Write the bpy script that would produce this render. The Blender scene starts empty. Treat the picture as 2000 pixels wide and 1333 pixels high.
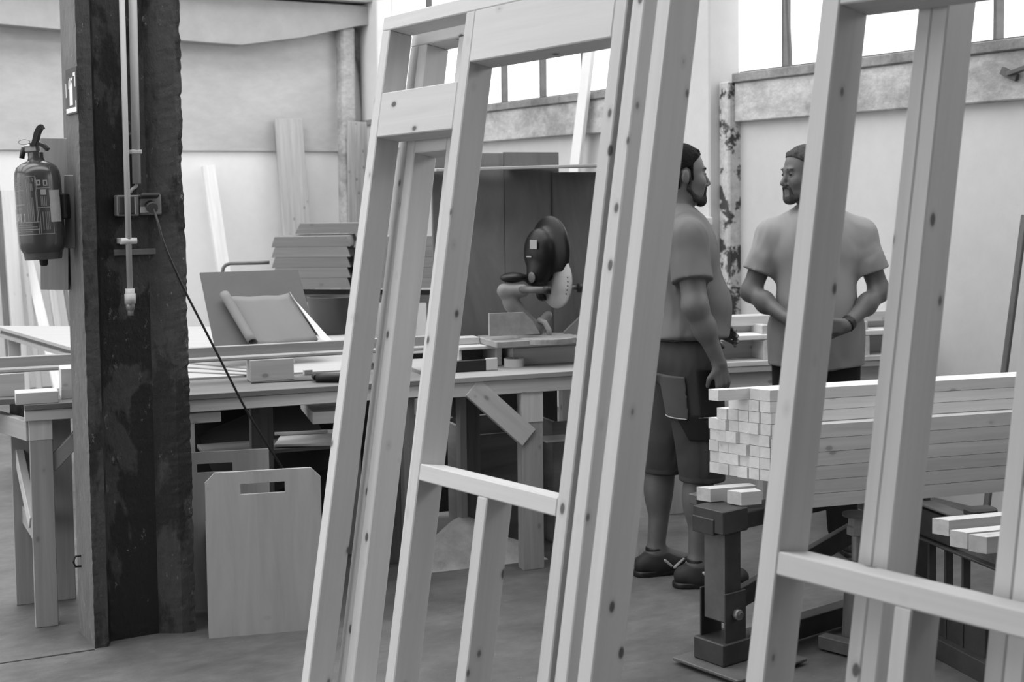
import bpy, bmesh, math, random
import numpy as np
from mathutils import Vector, Matrix

random.seed(7)
SC = bpy.context.scene
COL = SC.collection

# ------------------------------------------------------------------ camera
FPX, CAMH, ROLL, SHIFT = 2700.0, 1.6, 0.012, -121.0
PITCH = math.atan(167.5 / 2700)
_r0 = Vector((1, 0, 0)); FW = Vector((0, math.cos(PITCH), -math.sin(PITCH))); _u0 = Vector((0, math.sin(PITCH), math.cos(PITCH)))
RT = _r0 * math.cos(ROLL) - _u0 * math.sin(ROLL)
UP = _r0 * math.sin(ROLL) + _u0 * math.cos(ROLL)
CAM = Vector((0, 0, CAMH))
cd = bpy.data.cameras.new('camera'); cam = bpy.data.objects.new('camera', cd); COL.objects.link(cam)
cd.sensor_width = 36.0; cd.sensor_fit = 'HORIZONTAL'; cd.lens = FPX / 2000 * 36
cd.shift_y = SHIFT / 2000; cd.clip_start = 0.05; cd.clip_end = 200
cd.dof.use_dof = True; cd.dof.focus_distance = 4.6; cd.dof.aperture_fstop = 5.6
cam.matrix_world = Matrix(((RT.x, UP.x, -FW.x, CAM.x), (RT.y, UP.y, -FW.y, CAM.y), (RT.z, UP.z, -FW.z, CAM.z), (0, 0, 0, 1)))
SC.camera = cam

def ray(px, py): return FW + RT * ((px - 1000) / FPX) - UP * ((py - 666.5 - SHIFT) / FPX)
def fl(px, py, z=0.0):                       # the point of a level plane at height z
    d = ray(px, py); return CAM + d * ((z - CAMH) / d.z)
def at(px, py, Y):                           # the point at distance Y down the hall
    d = ray(px, py); return CAM + d * (Y / d.y)
def onp(px, py, P0, n):                      # the point on a standing plane
    d = ray(px, py); return CAM + d * ((P0 - CAM).dot(n) / d.dot(n))

# ------------------------------------------------------------------ sky, daylight, exposure
WORLD = 4.0
w = bpy.data.worlds.new('sky'); SC.world = w; w.use_nodes = True
_nt = w.node_tree; _tc = _nt.nodes.new('ShaderNodeTexCoord'); _sx = _nt.nodes.new('ShaderNodeSeparateXYZ'); _mm = _nt.nodes.new('ShaderNodeMath')
_nt.links.new(_tc.outputs['Generated'], _sx.inputs[0]); _nt.links.new(_sx.outputs['Z'], _mm.inputs[0]); _mm.operation = 'MULTIPLY_ADD'; _mm.inputs[1].default_value = 0.75; _mm.inputs[2].default_value = 0.65
_nt.links.new(_mm.outputs[0], _nt.nodes['Background'].inputs[0])
w.node_tree.nodes['Background'].inputs[1].default_value = WORLD
SC.view_settings.view_transform = 'Standard'; SC.view_settings.look = 'None'
SC.view_settings.exposure = 0.16; SC.view_settings.gamma = 1.0; SC.view_settings.use_curve_mapping = False
SC.cycles.max_bounces = 10; SC.cycles.diffuse_bounces = 6; SC.cycles.sample_clamp_indirect = 6.0
SC.cycles.caustics_reflective = False; SC.cycles.caustics_refractive = False

# the hall: axis HA runs away to the left along the window wall, HB runs to the right along the far end wall
HA = Vector((-0.5, 0.8660254, 0)); HB = Vector((0.8660254, 0.5, 0)); ZZ = Vector((0, 0, 1))
CB, CA = 5.425, 12.15           # window wall at HB=CB, far end wall at HA=CA
B0, A0 = -6.0, -4.5             # the opposite side wall and the near end wall
CEIL = 4.7
def rm(a, b, z=0.0): return HA * a + HB * b + ZZ * z
def portal(c, ax, ay, sx, sy):  # marks an opening for the daylight; gives off nothing itself
    ld = bpy.data.lights.new('daylight_portal', 'AREA'); ld.shape = 'RECTANGLE'; ld.size = sx; ld.size_y = sy
    ld.cycles.is_portal = True
    o = bpy.data.objects.new('daylight_portal', ld); COL.objects.link(o)
    n = ax.cross(ay)
    o.matrix_world = Matrix(((ax.x, ay.x, n.x, c.x), (ax.y, ay.y, n.y, c.y), (ax.z, ay.z, n.z, c.z), (0, 0, 0, 1)))

# ------------------------------------------------------------------ materials (a black-and-white world)
MATS = {}
def nodes(name):
    m = bpy.data.materials.new(name); m.use_nodes = True; nt = m.node_tree
    return m, nt, nt.nodes['Principled BSDF']
def N(nt, t, **kw):
    n = nt.nodes.new(t)
    for k, v in kw.items(): setattr(n, k, v)
    return n
def ramp(nt, stops):
    r = N(nt, 'ShaderNodeValToRGB'); e = r.color_ramp.elements
    while len(e) < len(stops): e.new(0.5)
    for i, (p, v) in enumerate(stops):
        e[i].position = p; e[i].color = (v, v, v, 1)
    return r
def coords(nt, scale=(1, 1, 1), rand=True, kind='Object'):
    tc = N(nt, 'ShaderNodeTexCoord'); out = tc.outputs[kind]
    if rand:
        oi = N(nt, 'ShaderNodeObjectInfo'); mu = N(nt, 'ShaderNodeMath', operation='MULTIPLY'); mu.inputs[1].default_value = 37.0
        nt.links.new(oi.outputs['Random'], mu.inputs[0])
        ad = N(nt, 'ShaderNodeVectorMath', operation='ADD'); nt.links.new(out, ad.inputs[0]); nt.links.new(mu.outputs[0], ad.inputs[1]); out = ad.outputs[0]
    mp = N(nt, 'ShaderNodeMapping'); mp.inputs['Scale'].default_value = scale; nt.links.new(out, mp.inputs['Vector'])
    return mp.outputs[0]
def noise(nt, vec, scale, detail=4, rough=0.6, dist=0.0):
    n = N(nt, 'ShaderNodeTexNoise'); n.inputs['Scale'].default_value = scale; n.inputs['Detail'].default_value = detail
    n.inputs['Roughness'].default_value = rough; n.inputs['Distortion'].default_value = dist
    nt.links.new(vec, n.inputs['Vector']); return n.outputs['Fac']
def mixv(nt, a, b, fac, mode='MIX'):
    m = N(nt, 'ShaderNodeMix', data_type='RGBA', blend_type=mode)
    for sock, v in ((m.inputs[6], a), (m.inputs[7], b)):
        if isinstance(v, (int, float)): sock.default_value = (v, v, v, 1)
        else: nt.links.new(v, sock)
    if isinstance(fac, (int, float)): m.inputs[0].default_value = fac
    else: nt.links.new(fac, m.inputs[0])
    return m.outputs[2]
def bump(nt, b, h, s, d=0.01):
    bm = N(nt, 'ShaderNodeBump'); bm.inputs['Strength'].default_value = s; bm.inputs['Distance'].default_value = d
    nt.links.new(h, bm.inputs['Height']); nt.links.new(bm.outputs[0], b.inputs['Normal'])

def wood(name, lo, hi, knots=0.5, rough=0.62, grain=22.0, axis=0):
    if name in MATS: return MATS[name]
    m, nt, b = nodes(name)
    v = coords(nt, tuple(1.0 if i == axis else grain for i in range(3)))
    g = noise(nt, v, 1.6, 5, 0.62, 0.6)
    r = ramp(nt, [(0.3, lo), (0.7, hi)]); nt.links.new(g, r.inputs[0]); c = r.outputs[0]
    oi = N(nt, 'ShaderNodeObjectInfo'); tr = ramp(nt, [(0.0, 0.86), (1.0, 1.08)]); nt.links.new(oi.outputs['Random'], tr.inputs[0])
    c = mixv(nt, c, tr.outputs[0], 1.0, 'MULTIPLY')
    if knots:
        kv = coords(nt, (7.5, 12.0, 12.0))
        vo = N(nt, 'ShaderNodeTexVoronoi'); vo.inputs['Scale'].default_value = 1.0; nt.links.new(kv, vo.inputs['Vector'])
        kr = ramp(nt, [(0.075, 0.12), (0.10, 0.4), (0.12, 0.85), (0.2, 1.0)]); nt.links.new(vo.outputs['Distance'], kr.inputs[0])
        c = mixv(nt, c, kr.outputs[0], knots, 'MULTIPLY')
    nt.links.new(c, b.inputs['Base Color']); b.inputs['Roughness'].default_value = rough
    bump(nt, b, g, 0.12, 0.004)
    MATS[name] = m; return m
def plain(name, val, rough=0.6, metal=0.0, var=0.25, scale=6.0, spec=0.4, bmp=0.0):
    if name in MATS: return MATS[name]
    m, nt, b = nodes(name)
    v = coords(nt)
    g = noise(nt, v, scale, 5, 0.65)
    r = ramp(nt, [(0.25, val * (1 - var)), (0.75, min(0.95, val * (1 + var)))]); nt.links.new(g, r.inputs[0])
    nt.links.new(r.outputs[0], b.inputs['Base Color'])
    b.inputs['Roughness'].default_value = rough; b.inputs['Metallic'].default_value = metal
    b.inputs['Specular IOR Level'].default_value = spec
    if bmp: bump(nt, b, g, bmp, 0.01)
    MATS[name] = m; return m
def cloth(name, val):
    m, nt, b = nodes(name); v = coords(nt, (1, 1, .45)); g = noise(nt, v, 6.0, 2, .45, .6)
    r = ramp(nt, [(.25, val * .92), (.75, val * 1.08)]); nt.links.new(g, r.inputs[0]); nt.links.new(r.outputs[0], b.inputs['Base Color'])
    b.inputs['Roughness'].default_value = .9; b.inputs['Specular IOR Level'].default_value = .2; bump(nt, b, g, .6, .07)
    return m
def patchy(name, vals, scale, thr=(0.42, 0.5), rough=0.7, fine=40.0, bmp=0.3, stretch=(1, 1, 1), specks=0.0, fc=0.8, spk=0.61):
    if name in MATS: return MATS[name]
    m, nt, b = nodes(name)
    v = coords(nt, stretch, rand=False)
    g = noise(nt, v, scale, 6, 0.62, 0.3); f = noise(nt, v, fine, 4, 0.7)
    r = ramp(nt, [(thr[0], vals[0]), (thr[1], vals[1])]); nt.links.new(g, r.inputs[0])
    fr = ramp(nt, [(0.3, 0.75), (0.7, 1.25)]); nt.links.new(f, fr.inputs[0])
    c = mixv(nt, r.outputs[0], fr.outputs[0], fc, 'MULTIPLY')
    if specks:
        s = noise(nt, v, 23.0, 8, 0.8); sr = ramp(nt, [(spk, 0.0), (spk + .05, 1.0)]); nt.links.new(s, sr.inputs[0])
        c = mixv(nt, c, specks, sr.outputs[0])
    nt.links.new(c, b.inputs['Base Color']); b.inputs['Roughness'].default_value = rough
    if bmp: bump(nt, b, f, bmp, 0.01)
    MATS[name] = m; return m

PINE = wood('pine_planed', 0.52, 0.58, 0.95)
PINE2 = wood('pine_clear', 0.50, 0.64, 0.35)
BATTEN = wood('batten_pine', 0.66, 0.80, 0.4)
OLDWOOD = wood('used_bench_wood', 0.44, 0.56, 0.5)
DARKWOOD = wood('dark_bench_wood', 0.10, 0.18, 0.3)
PLY = wood('plywood', 0.27, 0.36, 0.2, grain=7.0)
PLYDARK = wood('plywood_dark', 0.12, 0.25, 0.0, grain=5.0)
GREYWOOD = wood('weathered_wood', 0.36, 0.5, 0.5)
WHITEWOOD = wood('white_board', 0.66, 0.8, 0.1)
WHITEWALL = patchy('white_paint', (0.78, 0.83), 1.1, (0.3, 0.6), 0.8, 9.0, 0.1, fc=0.08)
CONCWALL = patchy('stained_concrete_paint', (0.46, 0.58), 1.0, (0.3, 0.68), 0.85, 7.0, 0.15, (1, 1, 2.2), fc=0.25)
BEAMCONC = patchy('weathered_beam', (0.30, 0.52), 2.4, (0.36, 0.55), 0.85, 20.0, 0.4, (1, 1, 1.6), 0.12)
SILL = patchy('sill_concrete', (0.16, 0.30), 3.0, (0.35, 0.6), 0.85, 25.0, 0.4)
CEILM = plain('ceiling_paint', 0.42, 0.9, var=0.1)
SPOT = patchy('peeling_post', (0.05, 0.5), 6.5, (0.45, 0.50), 0.8, 30.0, 0.4)
PILLAR = patchy('pillar_dark_paint', (0.003, 0.034), 2.6, (0.50, 0.525), 0.55, 45.0, 0.45, (1, 1, 0.55), 0.16)
PILLARM = patchy('pillar_worn_paint', (0.010, 0.046), 4.2, (0.44, 0.50), 0.6, 50.0, 0.5, (1, 1, 0.5), 0.22)
PILLARL = patchy('pillar_grey_paint', (0.085, 0.15), 2.6, (0.36, 0.6), 0.65, 40.0, 0.4, (1, 1, 0.5), 0.30)
FLOORM = patchy('floor_concrete', (0.07, 0.145), 1.6, (0.32, 0.68), 0.5, 11.0, 0.2, (1, 1.6, 1), specks=0.26, spk=0.64)
STEEL = plain('black_steel', 0.045, 0.5, 0.0, 0.4, 9.0)
STEELG = plain('grey_steel', 0.11, 0.5, 0.0, 0.3, 9.0)
GALV = plain('galvanised', 0.33, 0.4, 0.4, 0.2, 20.0)
PLASTICG = plain('grey_plastic', 0.48, 0.5, 0, 0.08)
PLASTICD = plain('dark_plastic', 0.06, 0.45, 0, 0.1)
BLACK = plain('black_rubber', 0.012, 0.45, 0, 0.1)
EXTRED = plain('extinguisher_enamel', 0.045, 0.22, 0, 0.05, spec=0.6)
PRINT = plain('pale_print', 0.30, 0.6, 0, 0.1)
WHITEP = plain('white_paper', 0.78, 0.7, 0, 0.04)
PAPER = plain('drawing_paper', 0.165, 0.8, 0, 0.06, 3.0)
ALU = plain('cast_aluminium', 0.30, 0.42, 0.1, 0.2, 20.0)
SKIN = plain('skin', 0.115, 0.5, 0, 0.12, 12.0)
HAIR = plain('hair_dark', 0.008, 0.8, 0, 0.4, 90.0, spec=0.1, bmp=0.6)
HAIRL = plain('hair_fair', 0.06, 0.8, 0, 0.4, 90.0, spec=0.1, bmp=0.6)
BEARD = plain('beard', 0.035, 0.8, 0, 0.4, 90.0, spec=0.1, bmp=0.6)
SHIRT = cloth('grey_shirt', 0.14)
SHIRT2 = cloth('pale_grey_shirt', 0.28)
SHORTS = cloth('work_shorts', 0.05)
SHORTSP = plain('black_patch', 0.008, 0.9, 0, 0.2)
TROUS = plain('black_trousers', 0.008, 0.9, 0, 0.2)
SHOE = plain('dark_trainer', 0.02, 0.7, 0, 0.3, 20.0)
SHOEP = plain('trainer_trim', 0.4, 0.7, 0, 0.1)
DUST = plain('sawdust', 0.42, 0.95, 0, 0.25, 14.0, bmp=0.5)
def glassm():
    m, nt, b = nodes('window_glass'); nt.nodes.remove(b)
    t = N(nt, 'ShaderNodeBsdfTransparent'); t.inputs[0].default_value = (0.95, 0.95, 0.95, 1)
    g = N(nt, 'ShaderNodeBsdfGlossy'); g.inputs['Roughness'].default_value = 0.05
    mx = N(nt, 'ShaderNodeMixShader'); mx.inputs[0].default_value = 0.03; nt.links.new(t.outputs[0], mx.inputs[1]); nt.links.new(g.outputs[0], mx.inputs[2])
    nt.links.new(mx.outputs[0], nt.nodes['Material Output'].inputs[0]); return m
GLASS = glassm()

# ------------------------------------------------------------------ helpers
WM = {}
def place(o, M, parent=None):
    if parent is not None:
        o.parent = parent; o.matrix_basis = WM[parent].inverted() @ M
    else: o.matrix_basis = M
    WM[o] = M
def frame_m(c, x, y, z):
    return Matrix(((x.x, y.x, z.x, c.x), (x.y, y.y, z.y, c.y), (x.z, y.z, z.z, c.z), (0, 0, 0, 1)))
def link(name, me, mat, M=None, parent=None, smooth=False):
    if mat is not None and not me.materials: me.materials.append(mat)
    if smooth: me.polygons.foreach_set('use_smooth', [True] * len(me.polygons))
    o = bpy.data.objects.new(name, me); COL.objects.link(o); place(o, M or Matrix.Identity(4), parent); return o
def pymesh(name, v, f):
    me = bpy.data.meshes.new(name); me.from_pydata([tuple(p) for p in v], [], f); me.update(); return me
def fixn(me):
    bm = bmesh.new(); bm.from_mesh(me); bmesh.ops.recalc_face_normals(bm, faces=bm.faces); bm.to_mesh(me); bm.free(); return me
_BOX = {}
def boxmesh(sx, sy, sz, bev=0.002, mat=None):
    k = (round(sx, 4), round(sy, 4), round(sz, 4), bev, mat.name if mat else '')
    if k in _BOX: return _BOX[k]
    bm = bmesh.new(); bmesh.ops.create_cube(bm, size=1.0)
    for v in bm.verts: v.co = Vector((v.co.x * sx, v.co.y * sy, v.co.z * sz))
    if bev: bmesh.ops.bevel(bm, geom=list(bm.edges), offset=min(bev, 0.3 * min(sx, sy, sz)), segments=1, affect='EDGES')
    me = bpy.data.meshes.new('box'); bm.to_mesh(me); bm.free(); _BOX[k] = me; return me
def obox(name, c, x, y, size, mat, parent=None, bev=0.002):      # oriented box about its centre, x/y unit axes
    z = x.cross(y)
    return link(name, boxmesh(*size, bev, mat), mat, frame_m(c, x, y, z), parent)
def bar(name, p0, p1, wd, ht, mat, parent=None, up=ZZ, bev=0.002):   # a stick from p0 to p1, ht along up
    x = (p1 - p0); L = x.length; x = x.normalized(); y = up.cross(x).normalized(); z = x.cross(y)
    return link(name, boxmesh(L, wd, ht, bev, mat), mat, frame_m((p0 + p1) / 2, x, y, z), parent)
def tubemesh(pts, r, seg=10, r2=None):
    pts = [Vector(p) for p in pts]; n = len(pts); V = []; F = []
    t = (pts[1] - pts[0]).normalized(); ref = ZZ if abs(t.z) < 0.9 else Vector((1, 0, 0)); u = t.cross(ref).normalized()
    for i, p in enumerate(pts):
        tt = ((pts[min(i + 1, n - 1)] - pts[max(i - 1, 0)])).normalized()
        u = (u - tt * u.dot(tt)).normalized(); vv = tt.cross(u)
        rr = r if r2 is None else r + (r2 - r) * i / (n - 1)
        for k in range(seg):
            a = 2 * math.pi * k / seg; V.append(p + (u * math.cos(a) + vv * math.sin(a)) * rr)
    for i in range(n - 1):
        for k in range(seg):
            k2 = (k + 1) % seg; F.append((i * seg + k, i * seg + k2, (i + 1) * seg + k2, (i + 1) * seg + k))
    F.append(tuple(range(seg - 1, -1, -1))); F.append(tuple((n - 1) * seg + k for k in range(seg)))
    return pymesh('tube', V, F)
def tube(name, pts, r, mat, parent=None, seg=10, r2=None):
    o0 = Vector(pts[0]); me = tubemesh([Vector(p) - o0 for p in pts], r, seg, r2)
    o = link(name, me, mat, Matrix.Translation(o0), parent)
    for p in me.polygons: p.use_smooth = len(p.vertices) == 4
    return o
def lathemesh(prof, seg=28):
    V = []; F = []; n = len(prof)
    for r, z in prof:
        for k in range(seg):
            a = 2 * math.pi * k / seg; V.append((r * math.cos(a), r * math.sin(a), z))
    for i in range(n - 1):
        for k in range(seg):
            k2 = (k + 1) % seg; F.append((i * seg + k, i * seg + k2, (i + 1) * seg + k2, (i + 1) * seg + k))
    F.append(tuple(range(seg - 1, -1, -1))); F.append(tuple((n - 1) * seg + k for k in range(seg)))
    return fixn(pymesh('lathe', V, F))
def lathe(name, prof, M, mat, parent=None, seg=28, smooth=True):
    me = lathemesh(prof, seg); o = link(name, me, mat, M, parent)
    if smooth:
        for p in me.polygons: p.use_smooth = len(p.vertices) == 4
        me.set_sharp_from_angle(angle=math.radians(40)) if hasattr(me, 'set_sharp_from_angle') else None
    return o
def prismmesh(poly, d0, d1):           # polygon in local x,y pulled along local z
    n = len(poly); V = [(x, y, d0) for x, y in poly] + [(x, y, d1) for x, y in poly]
    F = [tuple(range(n - 1, -1, -1)), tuple(range(n, 2 * n))] + [(i, (i + 1) % n, n + (i + 1) % n, n + i) for i in range(n)]
    return fixn(pymesh('prism', V, F))
def prism(name, poly, d0, d1, M, mat, parent=None): return link(name, prismmesh(poly, d0, d1), mat, M, parent)
def thing(name, label, cat, loc, group=None):
    o = bpy.data.objects.new(name, None); COL.objects.link(o); o.empty_display_size = 0.1
    place(o, Matrix.Translation(Vector(loc))); o['label'] = label; o['category'] = cat
    if group: o['group'] = group
    return o
def tag(o, label, cat, group=None):
    o['label'] = label; o['category'] = cat
    if group: o['group'] = group
    return o
def struct(o): o['kind'] = 'structure'; return o
def lerp(p, q, t): return p + (q - p) * t

# ------------------------------------------------------------------ the hall
def slab(name, a0, a1, b0, b1, z0, z1, mat, parent=None, bev=0.0):
    return obox(name, rm((a0 + a1) / 2, (b0 + b1) / 2, (z0 + z1) / 2), HB, -HA, (b1 - b0, a1 - a0, z1 - z0), mat, parent, bev) if False else \
        obox(name, rm((a0 + a1) / 2, (b0 + b1) / 2, (z0 + z1) / 2), HB, HA, (b1 - b0, a1 - a0, z1 - z0), mat, parent, bev)
struct(slab('floor', A0 - .3, CA + .3, B0 - .3, CB + .3, -0.2, 0.0, FLOORM))

# ceiling with three long rooflights
CE = bpy.data.objects.new('ceiling', None); COL.objects.link(CE); place(CE, Matrix.Translation(rm(4, 0, CEIL))); struct(CE)
LIGHTS = [(2.6, 4.2), (4.8, 6.6), (7.2, 9.0), (9.8, 11.4)]
edges = [A0 - .3] + [x for p in LIGHTS for x in p] + [CA + .3]
for i in range(0, len(edges), 2): slab('ceiling_slab', edges[i], edges[i + 1], B0 - .3, CB + .3, CEIL, CEIL + .2, CEILM, CE)
for i, (a0, a1) in enumerate(LIGHTS):
    slab('ceiling_slab', a0, a1, B0 - .3, -5.0, CEIL, CEIL + .2, CEILM, CE); slab('ceiling_slab', a0, a1, 4.6, CB + .3, CEIL, CEIL + .2, CEILM, CE)
    g = slab('window_%d' % (i + 20), a0, a1, -5.0, 4.6, CEIL + .1, CEIL + .106, GLASS); struct(g)
    portal(rm((a0 + a1) / 2, -0.2, CEIL + .12), HB, HA, 9.6, a1 - a0)

# far end wall
EW = struct(slab('wall_end', CA, CA + .3, B0 - .3, CB + .3, 0, CEIL, WHITEWALL))
slab('painted_upper_band', CA - .03, CA, B0, CB - .12, 2.015, CEIL, CONCWALL, EW)
# haunched concrete beam over it
poly = [(-6.0, 3.4), (-2.0, 3.2), (2.14, 3.03), (3.6, 2.965), (4.14, 2.95), (4.7, 3.04), (5.3, 3.18), (5.425, 3.19), (5.425, 3.36), (-6, 3.36)]
poly[0] = (-6.0, 3.355)
struct(prism('trim_1', poly, -CA + .03, -CA + .22, frame_m(Vector((0, 0, 0)), HB, ZZ, HB.cross(ZZ)), CEILM))
struct(slab('trim_2', CA - .32, CA, B0, CB, 3.385, CEIL, CEILM))
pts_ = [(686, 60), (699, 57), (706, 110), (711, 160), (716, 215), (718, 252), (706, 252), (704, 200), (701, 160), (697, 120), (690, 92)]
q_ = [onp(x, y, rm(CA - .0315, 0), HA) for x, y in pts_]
cm = pymesh('shadow_crack', q_ + [p + HA * .001 for p in q_], [tuple(range(11)), tuple(range(21, 10, -1))] + [(i, (i + 1) % 11, 11 + (i + 1) % 11, 11 + i) for i in range(11)])
link('shadow_crack', fixn(cm), patchy('crack_shadow_stain', (.08, .22), 6.0, (.4, .6)), None, EW)  # dark strip paints the corner's gap shadow together with its crack and stain
# near end wall and the opposite side wall with its window band
struct(slab('wall_near', A0 - .3, A0, B0 - .3, CB + .3, 0, CEIL, plain('dark_brick_paint', .2, .9)))
OW = struct(slab('wall_left', A0, CA, B0 - .3, B0, 0, .6, WHITEWALL))
slab('lintel', A0, CA, B0 - .3, B0, 4.2, CEIL, WHITEWALL, OW)
bays = [(-0.6, 2.8), (3.2, 6.4), (6.8, 11.6)]
pa = A0
for i, (a0, a1) in enumerate(bays):
    slab('pier', pa, a0, B0 - .3, B0, .6, 4.2, WHITEWALL, OW); pa = a1
    wn = struct(slab('window_%d' % (10 + i), a0, a1, B0 - .16, B0 - .154, .6, 4.2, GLASS))
    for k in range(1, 4): slab('mullion', a0 + (a1 - a0) * k / 4 - .02, a0 + (a1 - a0) * k / 4 + .02, B0 - .19, B0 - .13, .6, 4.2, STEELG, wn)
    portal(rm((a0 + a1) / 2, B0 - .1, 2.4), -HA, ZZ, a1 - a0, 3.6)
slab('pier', pa, CA, B0 - .3, B0, .6, 4.2, WHITEWALL, OW)

# window wall on the right: white panels, weathered beam, dark sill, steel windows, column
RPAINT = patchy('greyish_white_paint', (0.52, 0.56), 1.1, (0.3, 0.6), 0.8, 9.0, 0.1, specks=0.22, fc=0.12, spk=0.675)
RW = struct(slab('wall_right', A0, CA, CB, CB + .3, 0, 2.015, RPAINT))
slab('weathered_beam', A0, 6.60, CB - .05, CB + .3, 2.015, 2.25, BEAMCONC, RW, 0.006)
slab('weathered_beam', 6.98, CA, CB - .05, CB + .3, 2.015, 2.25, BEAMCONC, RW, 0.006)
slab('sill', A0, 6.60, CB - .07, CB + .3, 2.25, 2.305, SILL, RW, 0.005)
slab('sill', 6.98, CA, CB - .07, CB + .3, 2.25, 2.305, SILL, RW, 0.005)
slab('lintel', A0, CA, CB, CB + .3, 3.95, CEIL, WHITEWALL, RW)
slab('column', 6.70, 6.98, CB - .16, CB + .08, 0, CEIL, RPAINT, RW, 0.01)
slab('peeling_post', 6.60, 6.70, CB - .09, CB + .3, 0, 2.26, SPOT, RW, 0.01)
slab('column', 11.75, CA, CB - .05, CB + .3, 0, CEIL, WHITEWALL, RW, 0.01)
slab('corner_post', CA - .16, CA - .005, CB - .30, CB - .16, 0, 3.17, BEAMCONC, RW, 0.02)
def win(n, a0, a1, mull):
    wn = struct(slab('window_%d' % n, a0, a1, CB + .10, CB + .106, 2.30, 3.95, GLASS))
    for m_ in mull: slab('mullion', m_ - .010, m_ + .010, CB + .075, CB + .13, 2.30, 3.95, STEELG, wn)
    slab('frame_bar', a0, a1, CB + .075, CB + .13, 2.30, 2.33, STEELG, wn); slab('frame_bar', a0, a1, CB + .075, CB + .13, 3.15, 3.18, STEELG, wn)
    portal(rm((a0 + a1) / 2, CB + .14, 3.12), HA, ZZ, a1 - a0, 1.65)
    return wn
def acoord(px, py):
    return onp(px, py, rm(0, CB + .1), HB).dot(HA)
w1 = win(1, A0, 6.70, [acoord(1535, 60), acoord(1950, 40), acoord(1950, 40) - .95, acoord(1950, 40) - 1.9, acoord(1950, 40) - 2.85])
w2 = win(2, 6.98, 11.75, [acoord(985, 170), acoord(1060, 160), acoord(1141, 150), acoord(1230, 140), acoord(905, 180), acoord(840, 190), acoord(1320, 100)])
# opening rod beside the first mullion
bar('stay_rod', onp(1537, -20, rm(0, CB + .02), HB), onp(1544, 131, rm(0, CB + .02), HB), .02, .02, STEELG, w1)
# small junction box with two cables on the column
jb = thing('junction_box', 'small white junction box with cables on the pale column', 'junction box', onp(1385, 432, rm(0, CB - .16), HB))
c_ = onp(1385, 432, rm(0, CB - .16), HB)
obox('cover', c_ - HB * .03, HA, ZZ, (.085, .05, .055), WHITEP, jb, .006)
for dx in (-.02, .025): tube('cable', [c_ - HB * .012 + HA * dx, c_ - HB * .012 + HA * dx - ZZ * .2, c_ - HB * .012 + HA * dx * 1.2 - ZZ * 1.2], .004, STEELG, jb, 6)
# iron bracket left on the beam
bk = fl(1985, 145, 2.17)
p_ = onp(1975, 145, rm(0, CB - .05), HB)
br = thing('wall_bracket', 'rusty iron bracket stub on the weathered beam', 'bracket', p_)
obox('back_plate', p_ - HB * .012, (HA * .9 + ZZ * .43).normalized(), (ZZ * .9 - HA * .43).normalized(), (.10, .035, .02), STEELG, br)
bar('arm', p_ - HB * .02, p_ - HB * .05 - HA * .18 + ZZ * .03, .03, .02, STEELG, br)

# floor joint that meets the pillar
q0, q1 = fl(-60, 1306), fl(185, 1270)
struct(bar('trim_3', q0 + ZZ * .0005, q1 + ZZ * .0005, .008, .003, BLACK)) 

# ------------------------------------------------------------------ leaning stud frames (the largest things)
def paxes(yaw, lean, roll):
    d = Vector((math.sin(yaw), -math.cos(yaw), 0)); n = Vector((-math.cos(yaw), -math.sin(yaw), 0))
    s = ZZ * math.cos(lean) - n * math.sin(lean); n2 = n * math.cos(lean) + ZZ * math.sin(lean)
    return d * math.cos(roll) + s * math.sin(roll), s * math.cos(roll) - d * math.sin(roll), n2
def panel(label, O, yaw, lean, roll, dep, off, members):
    """members: (name, u0, u1, v0, v1) in the plane of the frame; off = how far behind the front plane"""
    d, s, n = paxes(yaw, lean, roll); O = Vector(O) - n * off
    base = O + d * members[0][1]
    t = thing('wall_frame', label, 'timber frame', Vector((base.x, base.y, 0)), 'leaning timber wall frames')
    for nm, u0, u1, v0, v1 in members:
        c = O + d * ((u0 + u1) / 2) + s * ((v0 + v1) / 2) - n * (dep / 2)
        if (v1 - v0) >= (u1 - u0): x, y, sz = s, d, (v1 - v0, u1 - u0, dep)
        else: x, y, sz = d, s, (u1 - u0, v1 - v0, dep)
        obox(nm, c, x, y, sz, PINE, t, .003)
    return t
W = .045
F1 = dict(O=(-.6562, 4.0424, .0686), yaw=.6334, lean=.1735, roll=.0164, dep=.0825)
F2 = dict(O=(.0717, 2.9211, .0951), yaw=.7002, lean=.1723, roll=-.0024, dep=.0949)
vb = -.0697 + .0155
panel('front timber wall frame with header, sill rail and cripple stud beside the work bench', F1['O'], F1['yaw'], F1['lean'], F1['roll'], F1['dep'], 0, [
    ('bottom_plate', 0, 1.2105, vb, vb + W), ('top_plate', 0, 1.2105, 2.1086 - W, 2.1086),
    ('stud', 0, W, vb + W, 2.1086 - W), ('stud', .4532, .4532 + W, vb + W, 2.1086 - W),
    ('stud', 1.102, 1.102 + W, vb + W, 2.1086 - W), ('stud', 1.1655, 1.1655 + W, vb + W, 2.1086 - W),
    ('header', .4532 + W, 1.102, 1.918, 2.1086 - W), ('blocking', W, .4532, 1.7318, 1.8677),
    ('sill_rail', .4532 + W, 1.102, .8019 - W, .8019), ('cripple_stud', .7779, .7779 + W, vb + W, .8019 - W)])
panel('timber wall frame with doubled end studs leaning close behind the front frame', F1['O'], F1['yaw'], F1['lean'], F1['roll'] + .013, F1['dep'], .112, [
    ('bottom_plate', .019, 1.095, vb + .02, vb + .02 + W), ('top_plate', .019, 1.095, 2.040, 2.040 + W),
    ('stud', .019, .019 + .046, vb + .02 + W, 2.040), ('stud', .0655, .0655 + .046, vb + .02 + W, 2.040),
    ('stud', .285, .33, vb + .02 + W, 2.040), ('stud', 1.05, 1.095, vb + .02 + W, 2.040),
    ('blocking', .1115, .285, 1.70, 1.83)])
vb2 = -.0951 / .985 + .017
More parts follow.
